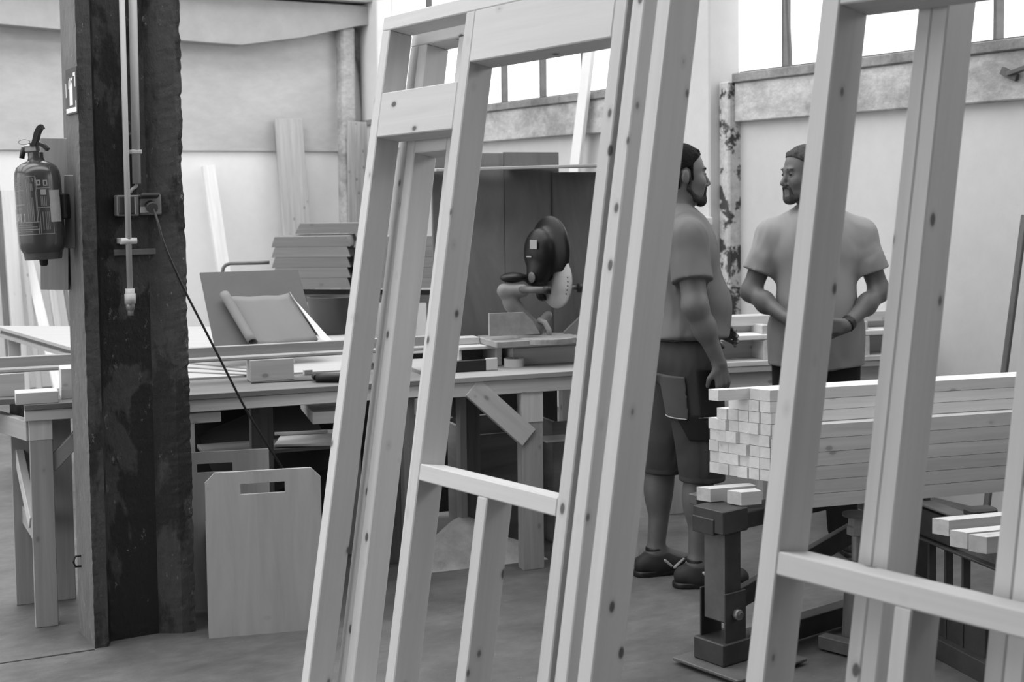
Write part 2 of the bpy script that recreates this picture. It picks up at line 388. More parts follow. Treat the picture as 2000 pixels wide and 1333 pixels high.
panel('timber wall frame with sill rail leaning in front of the lumber stack', F2['O'], F2['yaw'], F2['lean'], F2['roll'], F2['dep'], 0, [
    ('bottom_plate', 0, 1.30, vb2, vb2 + W), ('top_plate', 0, 1.30, 2.11 - W, 2.11),
    ('stud', 0, W, vb2 + W, 2.11 - W), ('stud', .4603, .4603 + W, vb2 + W, 2.11 - W),
    ('stud', 1.19, 1.19 + W, vb2 + W, 2.11 - W), ('stud', 1.255, 1.255 + W, vb2 + W, 2.11 - W),
    ('header', .4603 + W, 1.19, 1.897, 2.11 - W),
    ('sill_rail', .4603 + W, 1.19, .8238 - W, .8238), ('cripple_stud', .772, .808, vb2 + W, .8238 - W)])
panel('timber wall frame with paired studs leaning behind the rail before the lumber stack', F2['O'], F2['yaw'], F2['lean'], F2['roll'], .0949, .112, [
    ('bottom_plate', .60, 1.30, vb2 + .02, vb2 + .02 + W), ('top_plate', .60, 1.30, 2.075, 2.12),
    ('stud', .608, .6405, vb2 + .02 + W, 2.075), ('stud', .641, .677, vb2 + .02 + W, 2.075),
    ('stud', .893, .929, vb2 + .02 + W, 2.075), ('stud', .9295, .9655, vb2 + .02 + W, 2.075),
    ('stud', 1.264, 1.30, vb2 + .02 + W, 2.075)])

# ------------------------------------------------------------------ concrete pillar
PB = Vector((.866, .5, 0)).normalized(); PA = Vector((-PB.y, PB.x, 0)); PC = Vector((-1.50, 4.828, 0))
def pp(u, v, z): return PC + PB * u + PA * v + ZZ * z
def build_pillar():
    prof = [(0, .235), (0, .17), (0, .10), (0, .04), (0, 0), (.028, 0), (.05, 0), (.06, .026), (.07, .05), (.13, .052), (.19, .052), (.245, .05), (.278, .027), (.318, .004), (.342, 0), (.370, 0), (.370, .05), (.370, .14), (.370, .235)]
    corner = {4: .0032, 6: .003, 13: .004, 15: .006, 3: .002, 14: .003, 16: .004}
    nz = 330; V = []; F = []; n = len(prof); rnd = random.Random(3)
    prev = [0.0] * n
    for k in range(nz + 1):
        z = CEIL * k / nz
        for i, (u, v) in enumerate(prof):
            j = corner.get(i, .0015)
            prev[i] = prev[i] * .72 + rnd.uniform(-1, 1) * j * .6
            jj = prev[i]
            if i in (4, 15): V.append(((u + (abs(jj) if i == 4 else -abs(jj))), v + abs(jj) * .8, z))
            else: V.append((u, v + jj * .6, z))
    for k in range(nz):
        for i in range(n):
            i2 = (i + 1) % n; F.append((k * n + i, k * n + i2, (k + 1) * n + i2, (k + 1) * n + i))
    me = fixn(pymesh('pillar', V, F)); me.materials.append(PILLAR); me.materials.append(PILLARL); me.materials.append(PILLARM)
    for p in me.polygons:
        i = p.index % n
        p.material_index = 1 if i <= 3 else (2 if i in (4, 5, 11, 12, 13, 14) else 0)
    o = link('pillar', me, None, frame_m(PC, PB, PA, ZZ))
    return tag(o, 'chipped dark painted concrete pillar with a recessed front channel', 'pillar')
pil = build_pillar()
FN = -PA                                        # out of the pillar's front
RECESS = PC + PA * .05
def onrec(px, py, off): return onp(px, py, RECESS + FN * off, FN)
# grey iron strip across the channel
st = bar('cross_strip', onrec(222, 494, .01), onrec(338, 490, .01), .012, .022, STEELG, pil)
for q in [(161, 1096)]:
    c0 = onp(158, 1086, PC - PB * .0, -PB)
    tube('bent_nail', [c0 + PB * .02, c0 - PB * .02 + ZZ * .0, c0 - PB * .028 - ZZ * .02, c0 - PB * .02 - ZZ * .038, c0 - ZZ * .04 + PB * .012], .004, BLACK, pil, 6)
# air pipe with clamp and hose coupling
ap = thing('air_pipe', 'thin grey air pipe with hose coupling down the pillar channel', 'pipe', onrec(252, 590, .03))
topa = onrec(236.5, -60, .066); bota = onrec(254, 575, .066)
tube('pipe', [topa, lerp(topa, bota, .5), bota], .0105, PLASTICG, ap, 12)
ax = (bota - topa).normalized()
for r, l0, l1, m in ((.0165, 0, .022, PLASTICG), (.02, .018, .034, PLASTICG), (.0135, .034, .058, GALV), (.016, .045, .054, GALV), (.011, .058, .076, GALV)):
    tube('coupling' if m is PLASTICG else 'brass_tail', [bota + ax * (l0 - .02), bota + ax * (l1 - .0)], r, m, ap, 12)
ck = onrec(250, 471, .066); tube('clamp', [ck - PB * .026, ck + PB * .03], .012, plain('clear_clamp', .55, .25, 0, .1), ap, 10)
obox('clamp_base', ck - FN * .036, PB, ZZ, (.05, .02, .052), PLASTICG, ap)
# cable conduit, shorter
cc = thing('cable_conduit', 'thicker pale cable conduit with saddle clip down the pillar channel', 'conduit', onrec(267, 358, .03))
topc = onrec(258, -60, .03); botc = onrec(267, 359, .03)
tube('pipe', [topc, lerp(topc, botc, .5), botc], .0148, PLASTICG, cc, 14)
sc_ = onrec(264.5, 297, .028); obox('saddle_clip', sc_, PB, ZZ, (.040, .015, .036), PLASTICG, cc, .003)
# double socket box with plug
sb = thing('socket_box', 'double socket box with raised lid and plug on the pillar', 'socket', onrec(266, 400, .0))
bx0 = onrec(249, 402, .025); bx1 = onrec(291, 400, .025)
sw = .042 / 1.0
obox('housing', onrec(247, 402, .02), PB, ZZ, (.078, .075, .05), plain('socket_grey', .20, .5, 0, .08), sb, .004)
obox('lid', onrec(247, 401, .047), PB, ZZ, (.058, .062, .012), plain('socket_dark', .05, .45, 0, .1), sb, .003)
obox('housing', onrec(291, 400, .02), PB, ZZ, (.078, .073, .05), plain('socket_grey', .20, .5, 0, .08), sb, .004)
lidm = frame_m(onrec(291, 384, .05), PB, (FN * .8 + ZZ * .25).normalized(), PB.cross((FN * .8 + ZZ * .25).normalized()))
link('raised_lid', boxmesh(.066, .055, .012, .003, PLASTICD), PLASTICD, lidm, sb)
tube('plug', [onrec(293, 402, .04), onrec(298, 407, .075)], .02, PLASTICD, sb, 12)
obox('socket_face', onrec(287, 410, .047), PB, ZZ, (.05, .022, .006), PLASTICG, sb, .002)
obox('hinge', onrec(263, 402, .047), PB, ZZ, (.005, .06, .008), PLASTICG, sb, .001)
tube('feed_cable', [botc - ZZ * .0, onrec(266, 364, .028), onrec(258, 370, .026), onrec(254, 377, .024)], .006, PLASTICG, sb, 8)
# black flex from the plug to behind the crate
pts = [(299, 408, 4.88), (307, 430, 4.84), (318, 470, 4.82), (335, 512, 4.82), (362, 570, 4.84), (398, 640, 4.86), (440, 722, 4.90), (480, 800, 4.96), (520, 866, 5.03), (552, 916, 5.10), (570, 950, 5.14)]
P3 = [at(*q) for q in pts]
fine = []
for i in range(len(P3) - 1):
    p0 = P3[max(i - 1, 0)]; p1 = P3[i]; p2 = P3[i + 1]; p3 = P3[min(i + 2, len(P3) - 1)]
    for k in range(5):
        t = k / 5; fine.append(0.5 * ((2 * p1) + (p2 - p0) * t + (2 * p0 - 5 * p1 + 4 * p2 - p3) * t * t + (3 * p1 - p0 - 3 * p2 + p3) * t ** 3))
fine.append(P3[-1])
tag(tube('power_cable', fine, .0045, BLACK, None, 8), 'black power cable hanging from the socket to the crates', 'cable')

# fire extinguisher sign on the pillar's left face
LN = -PB; LF = PC.copy()
def onleft(px, py, off=.004): return onp(px, py, LF + LN * off, LN)
ctr = onleft(140, 178)
sg = thing('safety_sign', 'small dark sign with white extinguisher pictogram on the pillar', 'sign', ctr)
SX = -PA                                        # reading direction across the left face (towards the camera)
top_, bot_ = onleft(139, 133).z, onleft(141, 224).z
hgt = top_ - bot_; wid = .165
SIGND = plain('sign_dark', .055, .5, 0, .1)
obox('plate', ctr + LN * .0, SX, ZZ, (wid, hgt, .004), SIGND, sg, .001)
def spoly(name, poly): prism(name, poly, .0022, .0032, frame_m(ctr, SX, ZZ, SX.cross(ZZ)), WHITEP, sg)
h2 = hgt / 2; w2_ = wid / 2
spoly('pictogram', [(-.022, -h2 * .62), (.026, -h2 * .62), (.026, h2 * .22), (.012, h2 * .36), (.012, h2 * .42), (.03, h2 * .5), (.028, h2 * .56), (-.006, h2 * .5), (-.02, h2 * .40), (-.03, h2 * .1), (-.037, h2 * .1), (-.03, h2 * .46), (-.01, h2 * .58), (-.016, h2 * .34), (-.022, h2 * .2)])
spoly('corner_mark', [(w2_ - .045, h2 - .02), (w2_ - .012, h2 - .02), (w2_ - .012, h2 - .07), (w2_ - .022, h2 - .07), (w2_ - .022, h2 - .032), (w2_ - .045, h2 - .032)])
spoly('corner_mark', [(-w2_ + .005, -h2 + .006), (w2_ - .005, -h2 + .006), (w2_ - .005, -h2 + .045), (w2_ - .016, -h2 + .045), (w2_ - .016, -h2 + .022), (-w2_ + .005, -h2 + .022)])
spoly('corner_mark', [(-w2_ + .004, h2 - .05), (-w2_ + .012, h2 - .05), (-w2_ + .012, h2 - .1), (-w2_ + .004, h2 - .1)])

# boards fixed beside the pillar that carry the extinguisher
def vplank(name, x0, x1, y0, y1, Y, t, mat, parent=None, xa=None, xb=None):   # upright plank facing the camera side, given by its outline
    tl, tr, bl, br_ = at(x0, y0, Y), at(x1, y0, Y), at(x0 if xa is None else xa, y1, Y), at(x1 if xb is None else xb, y1, Y)
    c = (tl + tr + bl + br_) / 4; s = ((tl + tr) - (bl + br_)).normalized(); r = ((tr + br_) - (tl + bl)).normalized(); r = (r - s * r.dot(s)).normalized()
    return obox(name, c, s, r, (((tl + tr) - (bl + br_)).length / 2, ((tr + br_) - (tl + bl)).length / 2, t), mat, parent)
hb = thing('hanging_board', 'plywood backing board with batten holding the extinguisher', 'board', at(115, 565, 4.99))
vplank('board', 80, 135, 270, 566, 5.0, .018, wood('grey_ply', .2, .28, .1), hb, 80, 136)
vplank('batten', 127, 148, 342, 485, 4.93, .03, wood('grey_batten', .2, .27, .1), hb, 130, 150)

EXC = at(82, 420, 4.86); EXC.z = 0
ex = thing('fire_extinguisher', 'dark fire extinguisher with printed label hanging beside the pillar', 'fire extinguisher', (EXC.x, EXC.y, 1.40))
EM = Matrix.Translation(Vector((EXC.x, EXC.y, 1.40))) @ Matrix.Rotation(math.radians(-2.5), 4, 'Y')
lathe('cylinder', [(.03, -.004), (.05, -.002), (.066, .012), (.076, .03), (.0785, .05), (.0785, .27), (.076, .292), (.068, .312), (.05, .326), (.030, .334), (.026, .345), (.026, .362), (.02, .364)], EM, EXTRED, ex, 40)
lathe('base_ring', [(.055, -.012), (.062, -.012), (.066, .012), (.055, .012)], EM, PLASTICD, ex)
lathe('drain_plug', [(.010, -.035), (.014, -.03), (.016, 0), (.012, .002)], EM, BLACK, ex, 14)
# valve, handle, ring pin
def eloc(x, y, z): return EM @ Vector((x, y, z))
vx = (EM.to_3x3() @ Vector((1, 0, 0))); vz = EM.to_3x3() @ ZZ; vy = EM.to_3x3() @ Vector((0, 1, 0))
obox('valve_body', eloc(-.012, 0, .378), vx, vy, (.05, .034, .03), GALV, ex, .006)
def strip(name, pts, wd, th, mat, parent):            # bent flat strip
    V = []; F = []
    for i, p in enumerate(pts):
        t = (pts[min(i + 1, len(pts) - 1)] - pts[max(i - 1, 0)]).normalized(); nn = t.cross(vy).normalized()
        for sy in (-1, 1):
            for sn in (-1, 1): V.append(p + vy * sy * wd / 2 + nn * sn * th / 2)
    for i in range(len(pts) - 1):
        a, b = i * 4, i * 4 + 4
        for q in ((0, 1, 3, 2),): pass
        F += [(a, a + 1, b + 1, b), (a + 2, b + 2, b + 3, a + 3), (a, b, b + 2, a + 2), (a + 1, a + 3, b + 3, b + 1)]
    F += [(0, 2, 3, 1), tuple(len(V) - 4 + k for k in (0, 1, 3, 2))]
    return link(name, fixn(pymesh(name, V, F)), mat, None, parent)
strip('lever', [eloc(.002, -.01, .388), eloc(.01, -.01, .41), eloc(.016, -.01, .43), eloc(.026, -.01, .447), eloc(.036, -.01, .452)], .03, .016, BLACK, ex)
strip('carry_handle', [eloc(-.01, -.01, .39), eloc(.02, -.01, .392), eloc(.036, -.01, .384), eloc(.048, -.01, .37)], .026, .012, BLACK, ex)
tube('hose_horn', [eloc(-.035, -.01, .382), eloc(-.042, -.01, .36), eloc(-.046, -.01, .345)], .009, BLACK, ex)
ringp = [eloc(-.028 + .02 * math.cos(t), -.024, .401 + .009 * math.sin(t)) for t in np.linspace(0, 2 * math.pi, 15)]
tube('ring_pin', ringp, .0018, GALV, ex, 6)
obox('carrier_clip', eloc(.085, .02, .17), vx, vy, (.02, .05, .09), BLACK, ex, .004)
# printed label wrapped round the cylinder: each mark a thin curved patch
CAMDIR = math.atan2(-EXC.y, -EXC.x)
def patch(name, a0, a1, z0, z1, mat, r=.0789, parent=None, seg=None):
    seg = seg or max(1, int(abs(a1 - a0) / .12)); V = []; F = []
    for k in range(seg + 1):
        a = CAMDIR + a0 + (a1 - a0) * k / seg
        for z in (z0, z1): V.append((r * math.cos(a), r * math.sin(a), z))
    for k in range(seg): F.append((2 * k, 2 * k + 2, 2 * k + 3, 2 * k + 1))
    return link(name, pymesh(name, V, F), mat, EM, parent or ex)
def many(name, rects, mat, r=.0789):
    V = []; F = []
    for a0, a1, z0, z1 in rects:
        seg = max(1, int(abs(a1 - a0) / .15)); o = len(V)
        for k in range(seg + 1):
            a = CAMDIR + a0 + (a1 - a0) * k / seg
            for z in (z0, z1): V.append((r * math.cos(a), r * math.sin(a), z))
        for k in range(seg): F.append((o + 2 * k, o + 2 * k + 2, o + 2 * k + 3, o + 2 * k + 1))
    return link(name, pymesh(name, V, F), mat, EM, ex)
def px2a(x): return math.asin(max(-.98, min(.98, (x - 300) / 232.0)))       # across the cylinder
def px2z(y): return .345 - (y - 340) / 850 * .33
fr = []
def hline(x0, x1, y, t=.0016): fr.append((px2a(x0), px2a(x1), px2z(y), px2z(y) + t))
def vline(x, y0, y1, t=.016): fr.append((px2a(x), px2a(x) + t, px2z(y1), px2z(y0)))
for x0, x1, y in ((75, 160, 635), (75, 160, 762), (185, 275, 512), (75, 290, 920), (75, 290, 985), (75, 430, 1030), (280, 410, 620), (285, 410, 793)): hline(x0, x1, y)
for x, y0, y1 in ((270, 512, 920), (185, 512, 920), (280, 520, 1030), (425, 430, 1030), (300, 800, 1030)): vline(x, y0, y1)
many('label_frame', fr, PRINT)
tl = []
rl = random.Random(5)
for y in range(572, 625, 17): tl.append((px2a(72), px2a(rl.randint(108, 145)), px2z(y), px2z(y) + .0035))
for y in (672, 700, 778, 803): tl.append((px2a(78), px2a(rl.randint(100, 150)), px2z(y), px2z(y) + .003))
for y in range(945, 1025, 20): tl.append((px2a(80), px2a(rl.randint(210, 272)), px2z(y), px2z(y) + .0026))
for x in (205, 222, 236): tl.append((px2a(x), px2a(x + 9), px2z(910), px2z(700))); tl.append((px2a(x), px2a(x + 9), px2z(640), px2z(575)))
for x in (318, 332, 350, 366): tl.append((px2a(x), px2a(x + 8), px2z(780), px2z(690)))
for x in (325, 352, 368, 384): tl.append((px2a(x), px2a(x + 8), px2z(990), px2z(830)))
for x in (200, 215, 245): tl.append((px2a(x), px2a(x + 8), px2z(560), px2z(525)))
many('label_small_print', tl, plain('dim_print', .16, .6, 0, .1))
many('label_pictogram', [(px2a(285), px2a(325), px2z(595), px2z(545)), (px2a(78), px2a(100), px2z(905), px2z(840)), (px2a(108), px2a(155), px2z(912), px2z(840)), (px2a(350), px2a(392), px2z(600), px2z(548)), (px2a(320), px2a(372), px2z(680), px2z(632))], PRINT)
many('label_pictogram', [(px2a(297), px2a(313), px2z(582), px2z(556)), (px2a(360), px2a(382), px2z(590), px2z(558)), (px2a(118), px2a(128), px2z(900), px2z(860)), (px2a(136), px2a(146), px2z(890), px2z(850))], EXTRED, .0791)
patch('inspection_tag', px2a(402), px2a(500), px2z(925), px2z(640), plain('paper_tag', .34, .7, 0, .15, 40), .0795)
def wrap_text(txt, a0, z, size, mat, parent):
    cu = bpy.data.curves.new('t', 'FONT'); cu.body = txt; cu.size = size; o = bpy.data.objects.new('t', cu); COL.objects.link(o)
    dg = bpy.context.evaluated_depsgraph_get(); me = bpy.data.meshes.new_from_object(o.evaluated_get(dg)); bpy.data.objects.remove(o); bpy.data.curves.remove(cu)
    for v in me.vertices:
        a = CAMDIR + a0 + v.co.x / .079; zz = z + v.co.y; v.co = (.0792 * math.cos(a), .0792 * math.sin(a), zz)
    me.update(); return link('label_lettering', me, mat, EM, parent)
wrap_text('TECH', px2a(72), px2z(534), .013, PRINT, ex)

# ------------------------------------------------------------------ long work bench behind the pillar
EB = Vector((.933, .360, 0)).normalized(); GB = Vector((-EB.y, EB.x, 0)); OB = Vector((-1.80, 5.05, 0))
def bp(e, g, z=0.0): return OB + EB * e + GB * g + ZZ * z
def eof(px, g=0.0):                               # bench coordinate of an image column on the line g behind the front edge
    lo, hi = -2.0, 5.0
    for _ in range(50):
        m = (lo + hi) / 2; p = bp(m, g); x = 1000 + FPX * (p - CAM).dot(RT) / (p - CAM).dot(FW)
        if x < px: lo = m
        else: hi = m
    return lo
BT = .843
b1 = thing('workbench', 'long timber work bench with trestle legs passing behind the pillar', 'workbench', bp(.7, .25))
E1 = 1.58
obox('bench_top', bp(E1 / 2, .21, BT - .011), EB, GB, (E1, .42, .022), wood('worn_bench_ply', .12, .19, .1, grain=6.0), b1)
obox('top_extension', bp(-.25, .31, BT - .011), EB, GB, (.5, .22, .022), MATS['worn_bench_ply'], b1)
obox('front_apron', bp(E1 / 2 + .25, .03, BT - .022 - .024), EB, GB, (E1 - .5, .04, .048), PINE2, b1)
obox('leg_cap', bp(.10, .04, BT - .022 - .02), EB, GB, (.20, .07, .04), OLDWOOD, b1)
bar('side_apron', bp(.02, .03, .742), at(-60, 806, 5.6), .035, .075, wood('lip_wood', .32, .40, .3), b1)
for e in (1.50,): obox('side_apron', bp(e + .025, .21, BT - .11), GB, -EB, (.4, .04, .07), wood('mid_bench_wood', .26, .34, .4), b1)
eL = eof(517, .30)
for e, g, m in ((.055, .045, 'mid_bench_wood'), (.0, .38, 'mid_bench_wood'), (eof(125, .38), .38, 'mid_bench_wood'), (eL, .30, 'dark_bench_wood'), (1.5, .06, 'dark_bench_wood'), (1.5, .37, 'dark_bench_wood')):
    obox('leg', bp(e, g, (BT - .04) / 2), ZZ, EB, (BT - .04, .082 if g < .1 else .09, .055), MATS[m], b1)
obox('leg_joint', bp(.055, .045, BT - .10), ZZ, EB, (.075, .084, .058), OLDWOOD, b1)
bar('brace', bp(.085, .05, .60), bp(.27, .05, .79), .04, .05, MATS['mid_bench_wood'], b1)
bar('stretcher', bp(.03, .06, .36), bp(.0, .38, .36), .03, .07, MATS['mid_bench_wood'], b1)
bar('brace', bp(.02, .10, .38), bp(-.02, .40, .62), .03, .06, OLDWOOD, b1)
obox('lower_shelf', bp(1.0, .43, .542), EB, GB, (.6, .26, .016), DARKWOOD, b1)
# pieces lying on the left end of the bench
tag(obox('timber_offcut', bp(.045, .06, BT + .022), EB, GB, (.15, .10, .044), PINE2), 'flat pine offcut on the bench end above the trestle leg', 'offcut')
tag(obox('timber_block', bp(.185, .15, BT + .058), EB, GB, (.10, .12, .116), PINE2), 'upright pine block on the bench end beside the pillar', 'block')
# raised fence rail on blocks
RG = .30
rl_ = thing('fence_rail', 'long raised pine rail with lighter lower lip on the bench', 'rail', bp(.5, RG, .93))
obox('rail_board', bp(.42, RG + .02, .965), EB, GB, (2.5, .035, .05), wood('rail_wood', .26, .34, .6), rl_)
obox('lower_lip', bp(.42, RG - .005, .942), EB, GB, (2.5, .055, .018), wood('lip_wood', .32, .40, .3), rl_, .005)
tag(obox('timber_block', bp(eof(537, RG), RG, BT + .045), EB, GB, (.18, .09, .089), OLDWOOD), 'squat plywood block under the middle of the raised rail', 'block')
tag(obox('timber_block', bp(eof(12, RG), RG, BT + .045), EB, GB, (.19, .09, .089), OLDWOOD), 'squat block under the rail left of the pillar', 'block')
# black scraper, rod and small offcut on the bench top
tl_ = thing('hand_tool', 'black long-bladed hand tool with thick grip on the bench', 'tool', fl(600, 740, BT))
h0, h1 = fl(618, 738, BT + .02), fl(690, 738, BT + .02)
tube('grip', [h0, lerp(h0, h1, .4), lerp(h0, h1, .45), h1], .019, BLACK, tl_, 12)
tube('ferrule', [fl(614, 735, BT + .02), h0], .013, BLACK, tl_, 10)
bar('blade', fl(490, 748, BT + .003), fl(640, 741, BT + .003), .018, .006, STEEL, tl_)
tag(obox('small_offcut', fl(601, 727, BT + .012), EB, GB, (.036, .03, .022), OLDWOOD), 'tiny dark offcut on the pale table behind the hand tool', 'offcut')

# big pale assembly table behind
tb = thing('assembly_table', 'large pale assembly table with doubled sheet top and grooves', 'table', (-1.7, 7.0, 0))
quad = [(-3.12, 8.30), (-1.40, 5.77), (-.64, 6.02), (-.93, 7.95)]
cx_ = sum(p[0] for p in quad) / 4; cy_ = sum(p[1] for p in quad) / 4
def tquad(name, z0, z1, mat, s=1.0):
    prism(name, [((x - cx_) * s, (y - cy_) * s) for x, y in quad], z0, z1, Matrix.Translation((cx_, cy_, 0)), mat, tb)
TOPW = wood('table_sheet', .36, .43, .1)
tquad('upper_sheet', .823, .84, TOPW); tquad('lower_sheet', .78, .80, TOPW, .997); tquad('spacer_frame', .80, .823, DARKWOOD, .97)
for k in range(3):
    p0 = fl(360, 709 + k * 9, .8415); p1 = fl(500, 722 + k * 5.5, .8415)
    bar('groove_strip', p0, p1, .024, .003, DARKWOOD, tb)
for x, y in quad: obox('leg', Vector((cx_ + (x - cx_) * .9, cy_ + (y - cy_) * .9, .39)), ZZ, EB, (.78, .07, .07), OLDWOOD, tb)
# thin strip of wood and sheet lying in front left of the table
# tilted drawing board with drawings
BD = thing('drawing_board', 'tilted grey sheet board propped on the table behind the rail', 'board', (-1.2, 6.2, .845))
LB0 = at(424, 704, 6.12); LB0.z = .888
wd_ = .47; ud = (GB * .78 + ZZ * .62).normalized(); nd = EB.cross(ud)          # nd points up and to the camera
if nd.y > 0: nd = -nd
Hh = .575
def bdp(s, t, o=0.0): return LB0 + EB * s + ud * t + nd * (-o if nd.z < 0 else o)
obox('sheet', bdp(wd_ / 2, Hh / 2, -.008), EB, ud, (wd_, Hh, .012), plain('board_grey', .075, .8, 0, .08), BD)
obox('ledge', bdp(wd_ / 2, .012, .014), EB, ud, (wd_, .03, .02), OLDWOOD, BD)
obox('rest_block', LB0 + EB * .27 + GB * .03 + ZZ * (-.026), EB, GB, (.16, .06, .042), OLDWOOD, BD)
bar('prop', bdp(.1, .50, -.03), Vector((bdp(.1, .50).x - .04, bdp(.1, .50).y + .08, .845)), .03, .03, OLDWOOD, BD)
bar('prop', bdp(.37, .50, -.03), Vector((bdp(.37, .50).x - .04, bdp(.37, .50).y + .08, .845)), .03, .03, OLDWOOD, BD)
def build_paper():
    V = []; F = []; prof = []
    r = .022                                     # curled left edge
    for k in range(26):
        a = 2 * math.pi * 1.15 * (1 - k / 25); rr = r * (1 - .12 * (1 - k / 25))
        prof.append((.155 - math.sin(a) * rr, .014 + r - math.cos(a) * rr))
    for k in range(1, 14):
        s = .155 + .30 * k / 13; lift = .014 + .004 * math.sin(k * .9) + max(0, (k - 9) / 4) ** 2 * .02; prof.append((s, lift))
    T0, T1 = .045, .375
    for j in range(10):
        t = T0 + (T1 - T0) * j / 9
        for s, o in prof:
            V.append(bdp(s + .02 - .09 * (t / .375), t, o + .003 * math.sin(s * 18 + t * 9)))
    n = len(prof)
    for j in range(9):
        for k in range(n - 1): F.append((j * n + k, j * n + k + 1, (j + 1) * n + k + 1, (j + 1) * n + k))
    me = pymesh('paper', V, F); o = link('drawing_sheet', me, PAPER, None, None, True)
    so = o.modifiers.new('thick', 'SOLIDIFY'); so.thickness = .0008
    return tag(o, 'large drawing sheet with a curled edge on the tilted board', 'drawing')
build_paper()
p0 = bdp(.475, .02, .004); p1 = bdp(.40, .30, .012)
ws = link('white_sheet', pymesh('ws', [bdp(.478, .045, .034), bdp(.54, .045, .006), bdp(.398, .36, .02), bdp(.388, .365, .044)], [(0, 1, 2, 3)]), WHITEP)
so = ws.modifiers.new('t', 'SOLIDIFY'); so.thickness = .001
tag(ws, 'white paper strip curling off the right edge of the drawing', 'paper')

# ------------------------------------------------------------------ plywood crates under the bench
def crate(label, corner, e, g, wdt, dpt, hgt, mat, clip=.03, slot=(.10, .27, .045, .085), backh=.6):
    t = thing('plywood_crate', label, 'crate', corner, 'plywood crates under the bench')
    def cp(x, y, z): return corner + e * x + g * y + ZZ * z
    th = .015; hgt_all = hgt
    # front with a hand slot and clipped corners, built from strips round the slot
    x0, x1, z0, z1 = slot; z0, z1 = hgt - z1, hgt - z0
    M = frame_m(corner, e, ZZ, e.cross(ZZ))
    for y, hgt in ((0, hgt), (dpt - th, hgt * backh)):
        z0, z1 = hgt - slot[3], hgt - slot[2]
        V = [(0, 0), (wdt, 0), (wdt, hgt - clip), (wdt - clip, hgt), (clip, hgt), (0, hgt - clip)]
        H = [(x0, z0), (x1, z0), (x1, z1), (x0, z1)]
        me = bpy.data.meshes.new('crate_front'); bm = bmesh.new()
        def lay(d):
            o = [bm.verts.new((a, b, d)) for a, b in V]; h = [bm.verts.new((a, b, d)) for a, b in H]; return o, h
        o1, h1_ = lay(-y if False else -y); o2, h2_ = lay(-y - th)
        for o, h in ((o1, h1_), (o2, h2_)):
            for f in ((o[0], o[1], h[1], h[0]), (o[1], o[2], h[2], h[1]), (o[2], o[3], h[2]), (o[3], o[4], h[3], h[2]), (o[4], o[5], h[3]), (o[5], o[0], h[0], h[3])): bm.faces.new(f)
        for k in range(6): bm.faces.new((o1[k], o1[(k + 1) % 6], o2[(k + 1) % 6], o2[k]))
        for k in range(4): bm.faces.new((h1_[k], h1_[(k + 1) % 4], h2_[(k + 1) % 4], h2_[k]))
        bmesh.ops.recalc_face_normals(bm, faces=bm.faces); bm.to_mesh(me); bm.free()
        link('front_panel' if y == 0 else 'back_panel', me, mat, M, t)
    hs = hgt_all * .6 - .01
    for x in (th / 2, wdt - th / 2): obox('side_panel', cp(x, dpt / 2, hs / 2), g, ZZ, (dpt - 2 * th, hs, th), mat, t)
    obox('bottom_panel', cp(wdt / 2, dpt / 2, .012), e, g, (wdt - 2 * th, dpt - 2 * th, .012), mat, t)
    return t
CR = fl(408, 1248); CE_ = (fl(600, 1232) - CR).normalized(); CG = Vector((-CE_.y, CE_.x, 0))
crate('plywood crate with hand slot and clipped corners on the floor beside the pillar', CR, CE_, CG, .415, .36, .605, wood('crate_ply', .34, .43, .1, grain=9.0, axis=1), .035, (.125, .285, .045, .085))
c2 = CR + CG * .375 + CE_ * -.12; 
crate('taller plywood crate behind the slotted one, partly hidden by the pillar', c2, CE_, CG, .37, .23, .615, wood('crate_ply_old', .30, .38, .1, grain=9.0, axis=1), .002, (.095, .23, .045, .08))

# stored sheets and offcuts under the bench, and a dark panel added for its shade
def sheet(nm, label, c, x, y, size, mat, cat='board'): return tag(obox(nm, c, x, y, size, mat), label, cat)
sheet('stored_or_shade_panel', 'dark sheet leaning at a slant beneath the bench behind the crates', at(522, 880, 5.98), (EB * .93 + ZZ * .33).normalized(), (GB * .35 + ZZ * .9 - EB * .3).normalized(), (.50, .36, .02), plain('dark_sheet', .03, .8, 0, .2))
sheet('stored_or_shade_panel', 'long dark sheet low beneath the bench beside the slotted crate', at(560, 950, 6.06), (EB * .94 + ZZ * .30).normalized(), (GB * .35 + ZZ * .9 - EB * .3).normalized(), (.4, .22, .02), plain('dark_sheet', .03, .8, 0, .2))
sheet('white_offcut', 'bright white sheet offcut lying on the sheets under the bench', fl(600, 856, .56), (EB * .9 - GB * .3).normalized(), (GB * .9 + EB * .3).normalized(), (.24, .34, .012), WHITEP)
tag(bar('thin_batten', fl(536, 848, .575), fl(640, 843, .575), .02, .012, PINE2), 'thin pale batten across the white offcut under the bench', 'batten')
sheet('board_end', 'pale board end sticking out under the bench beside the pillar', at(385, 806, 5.45), EB, GB, (.14, .3, .04), PINE2)
sheet('board_end', 'white topped board on the lower ledge under the bench', at(645, 800, 5.75), EB, (GB * .97 + EB * .2).normalized(), (.20, .42, .05), WHITEWOOD)
u_ = sheet('stored_or_shade_panel', 'wide dark panel added as the shade under the bench', bp(1.0, .86, .375), EB, ZZ, (1.25, .74, .02), plain('under_shade', .02, .9, 0, .2))

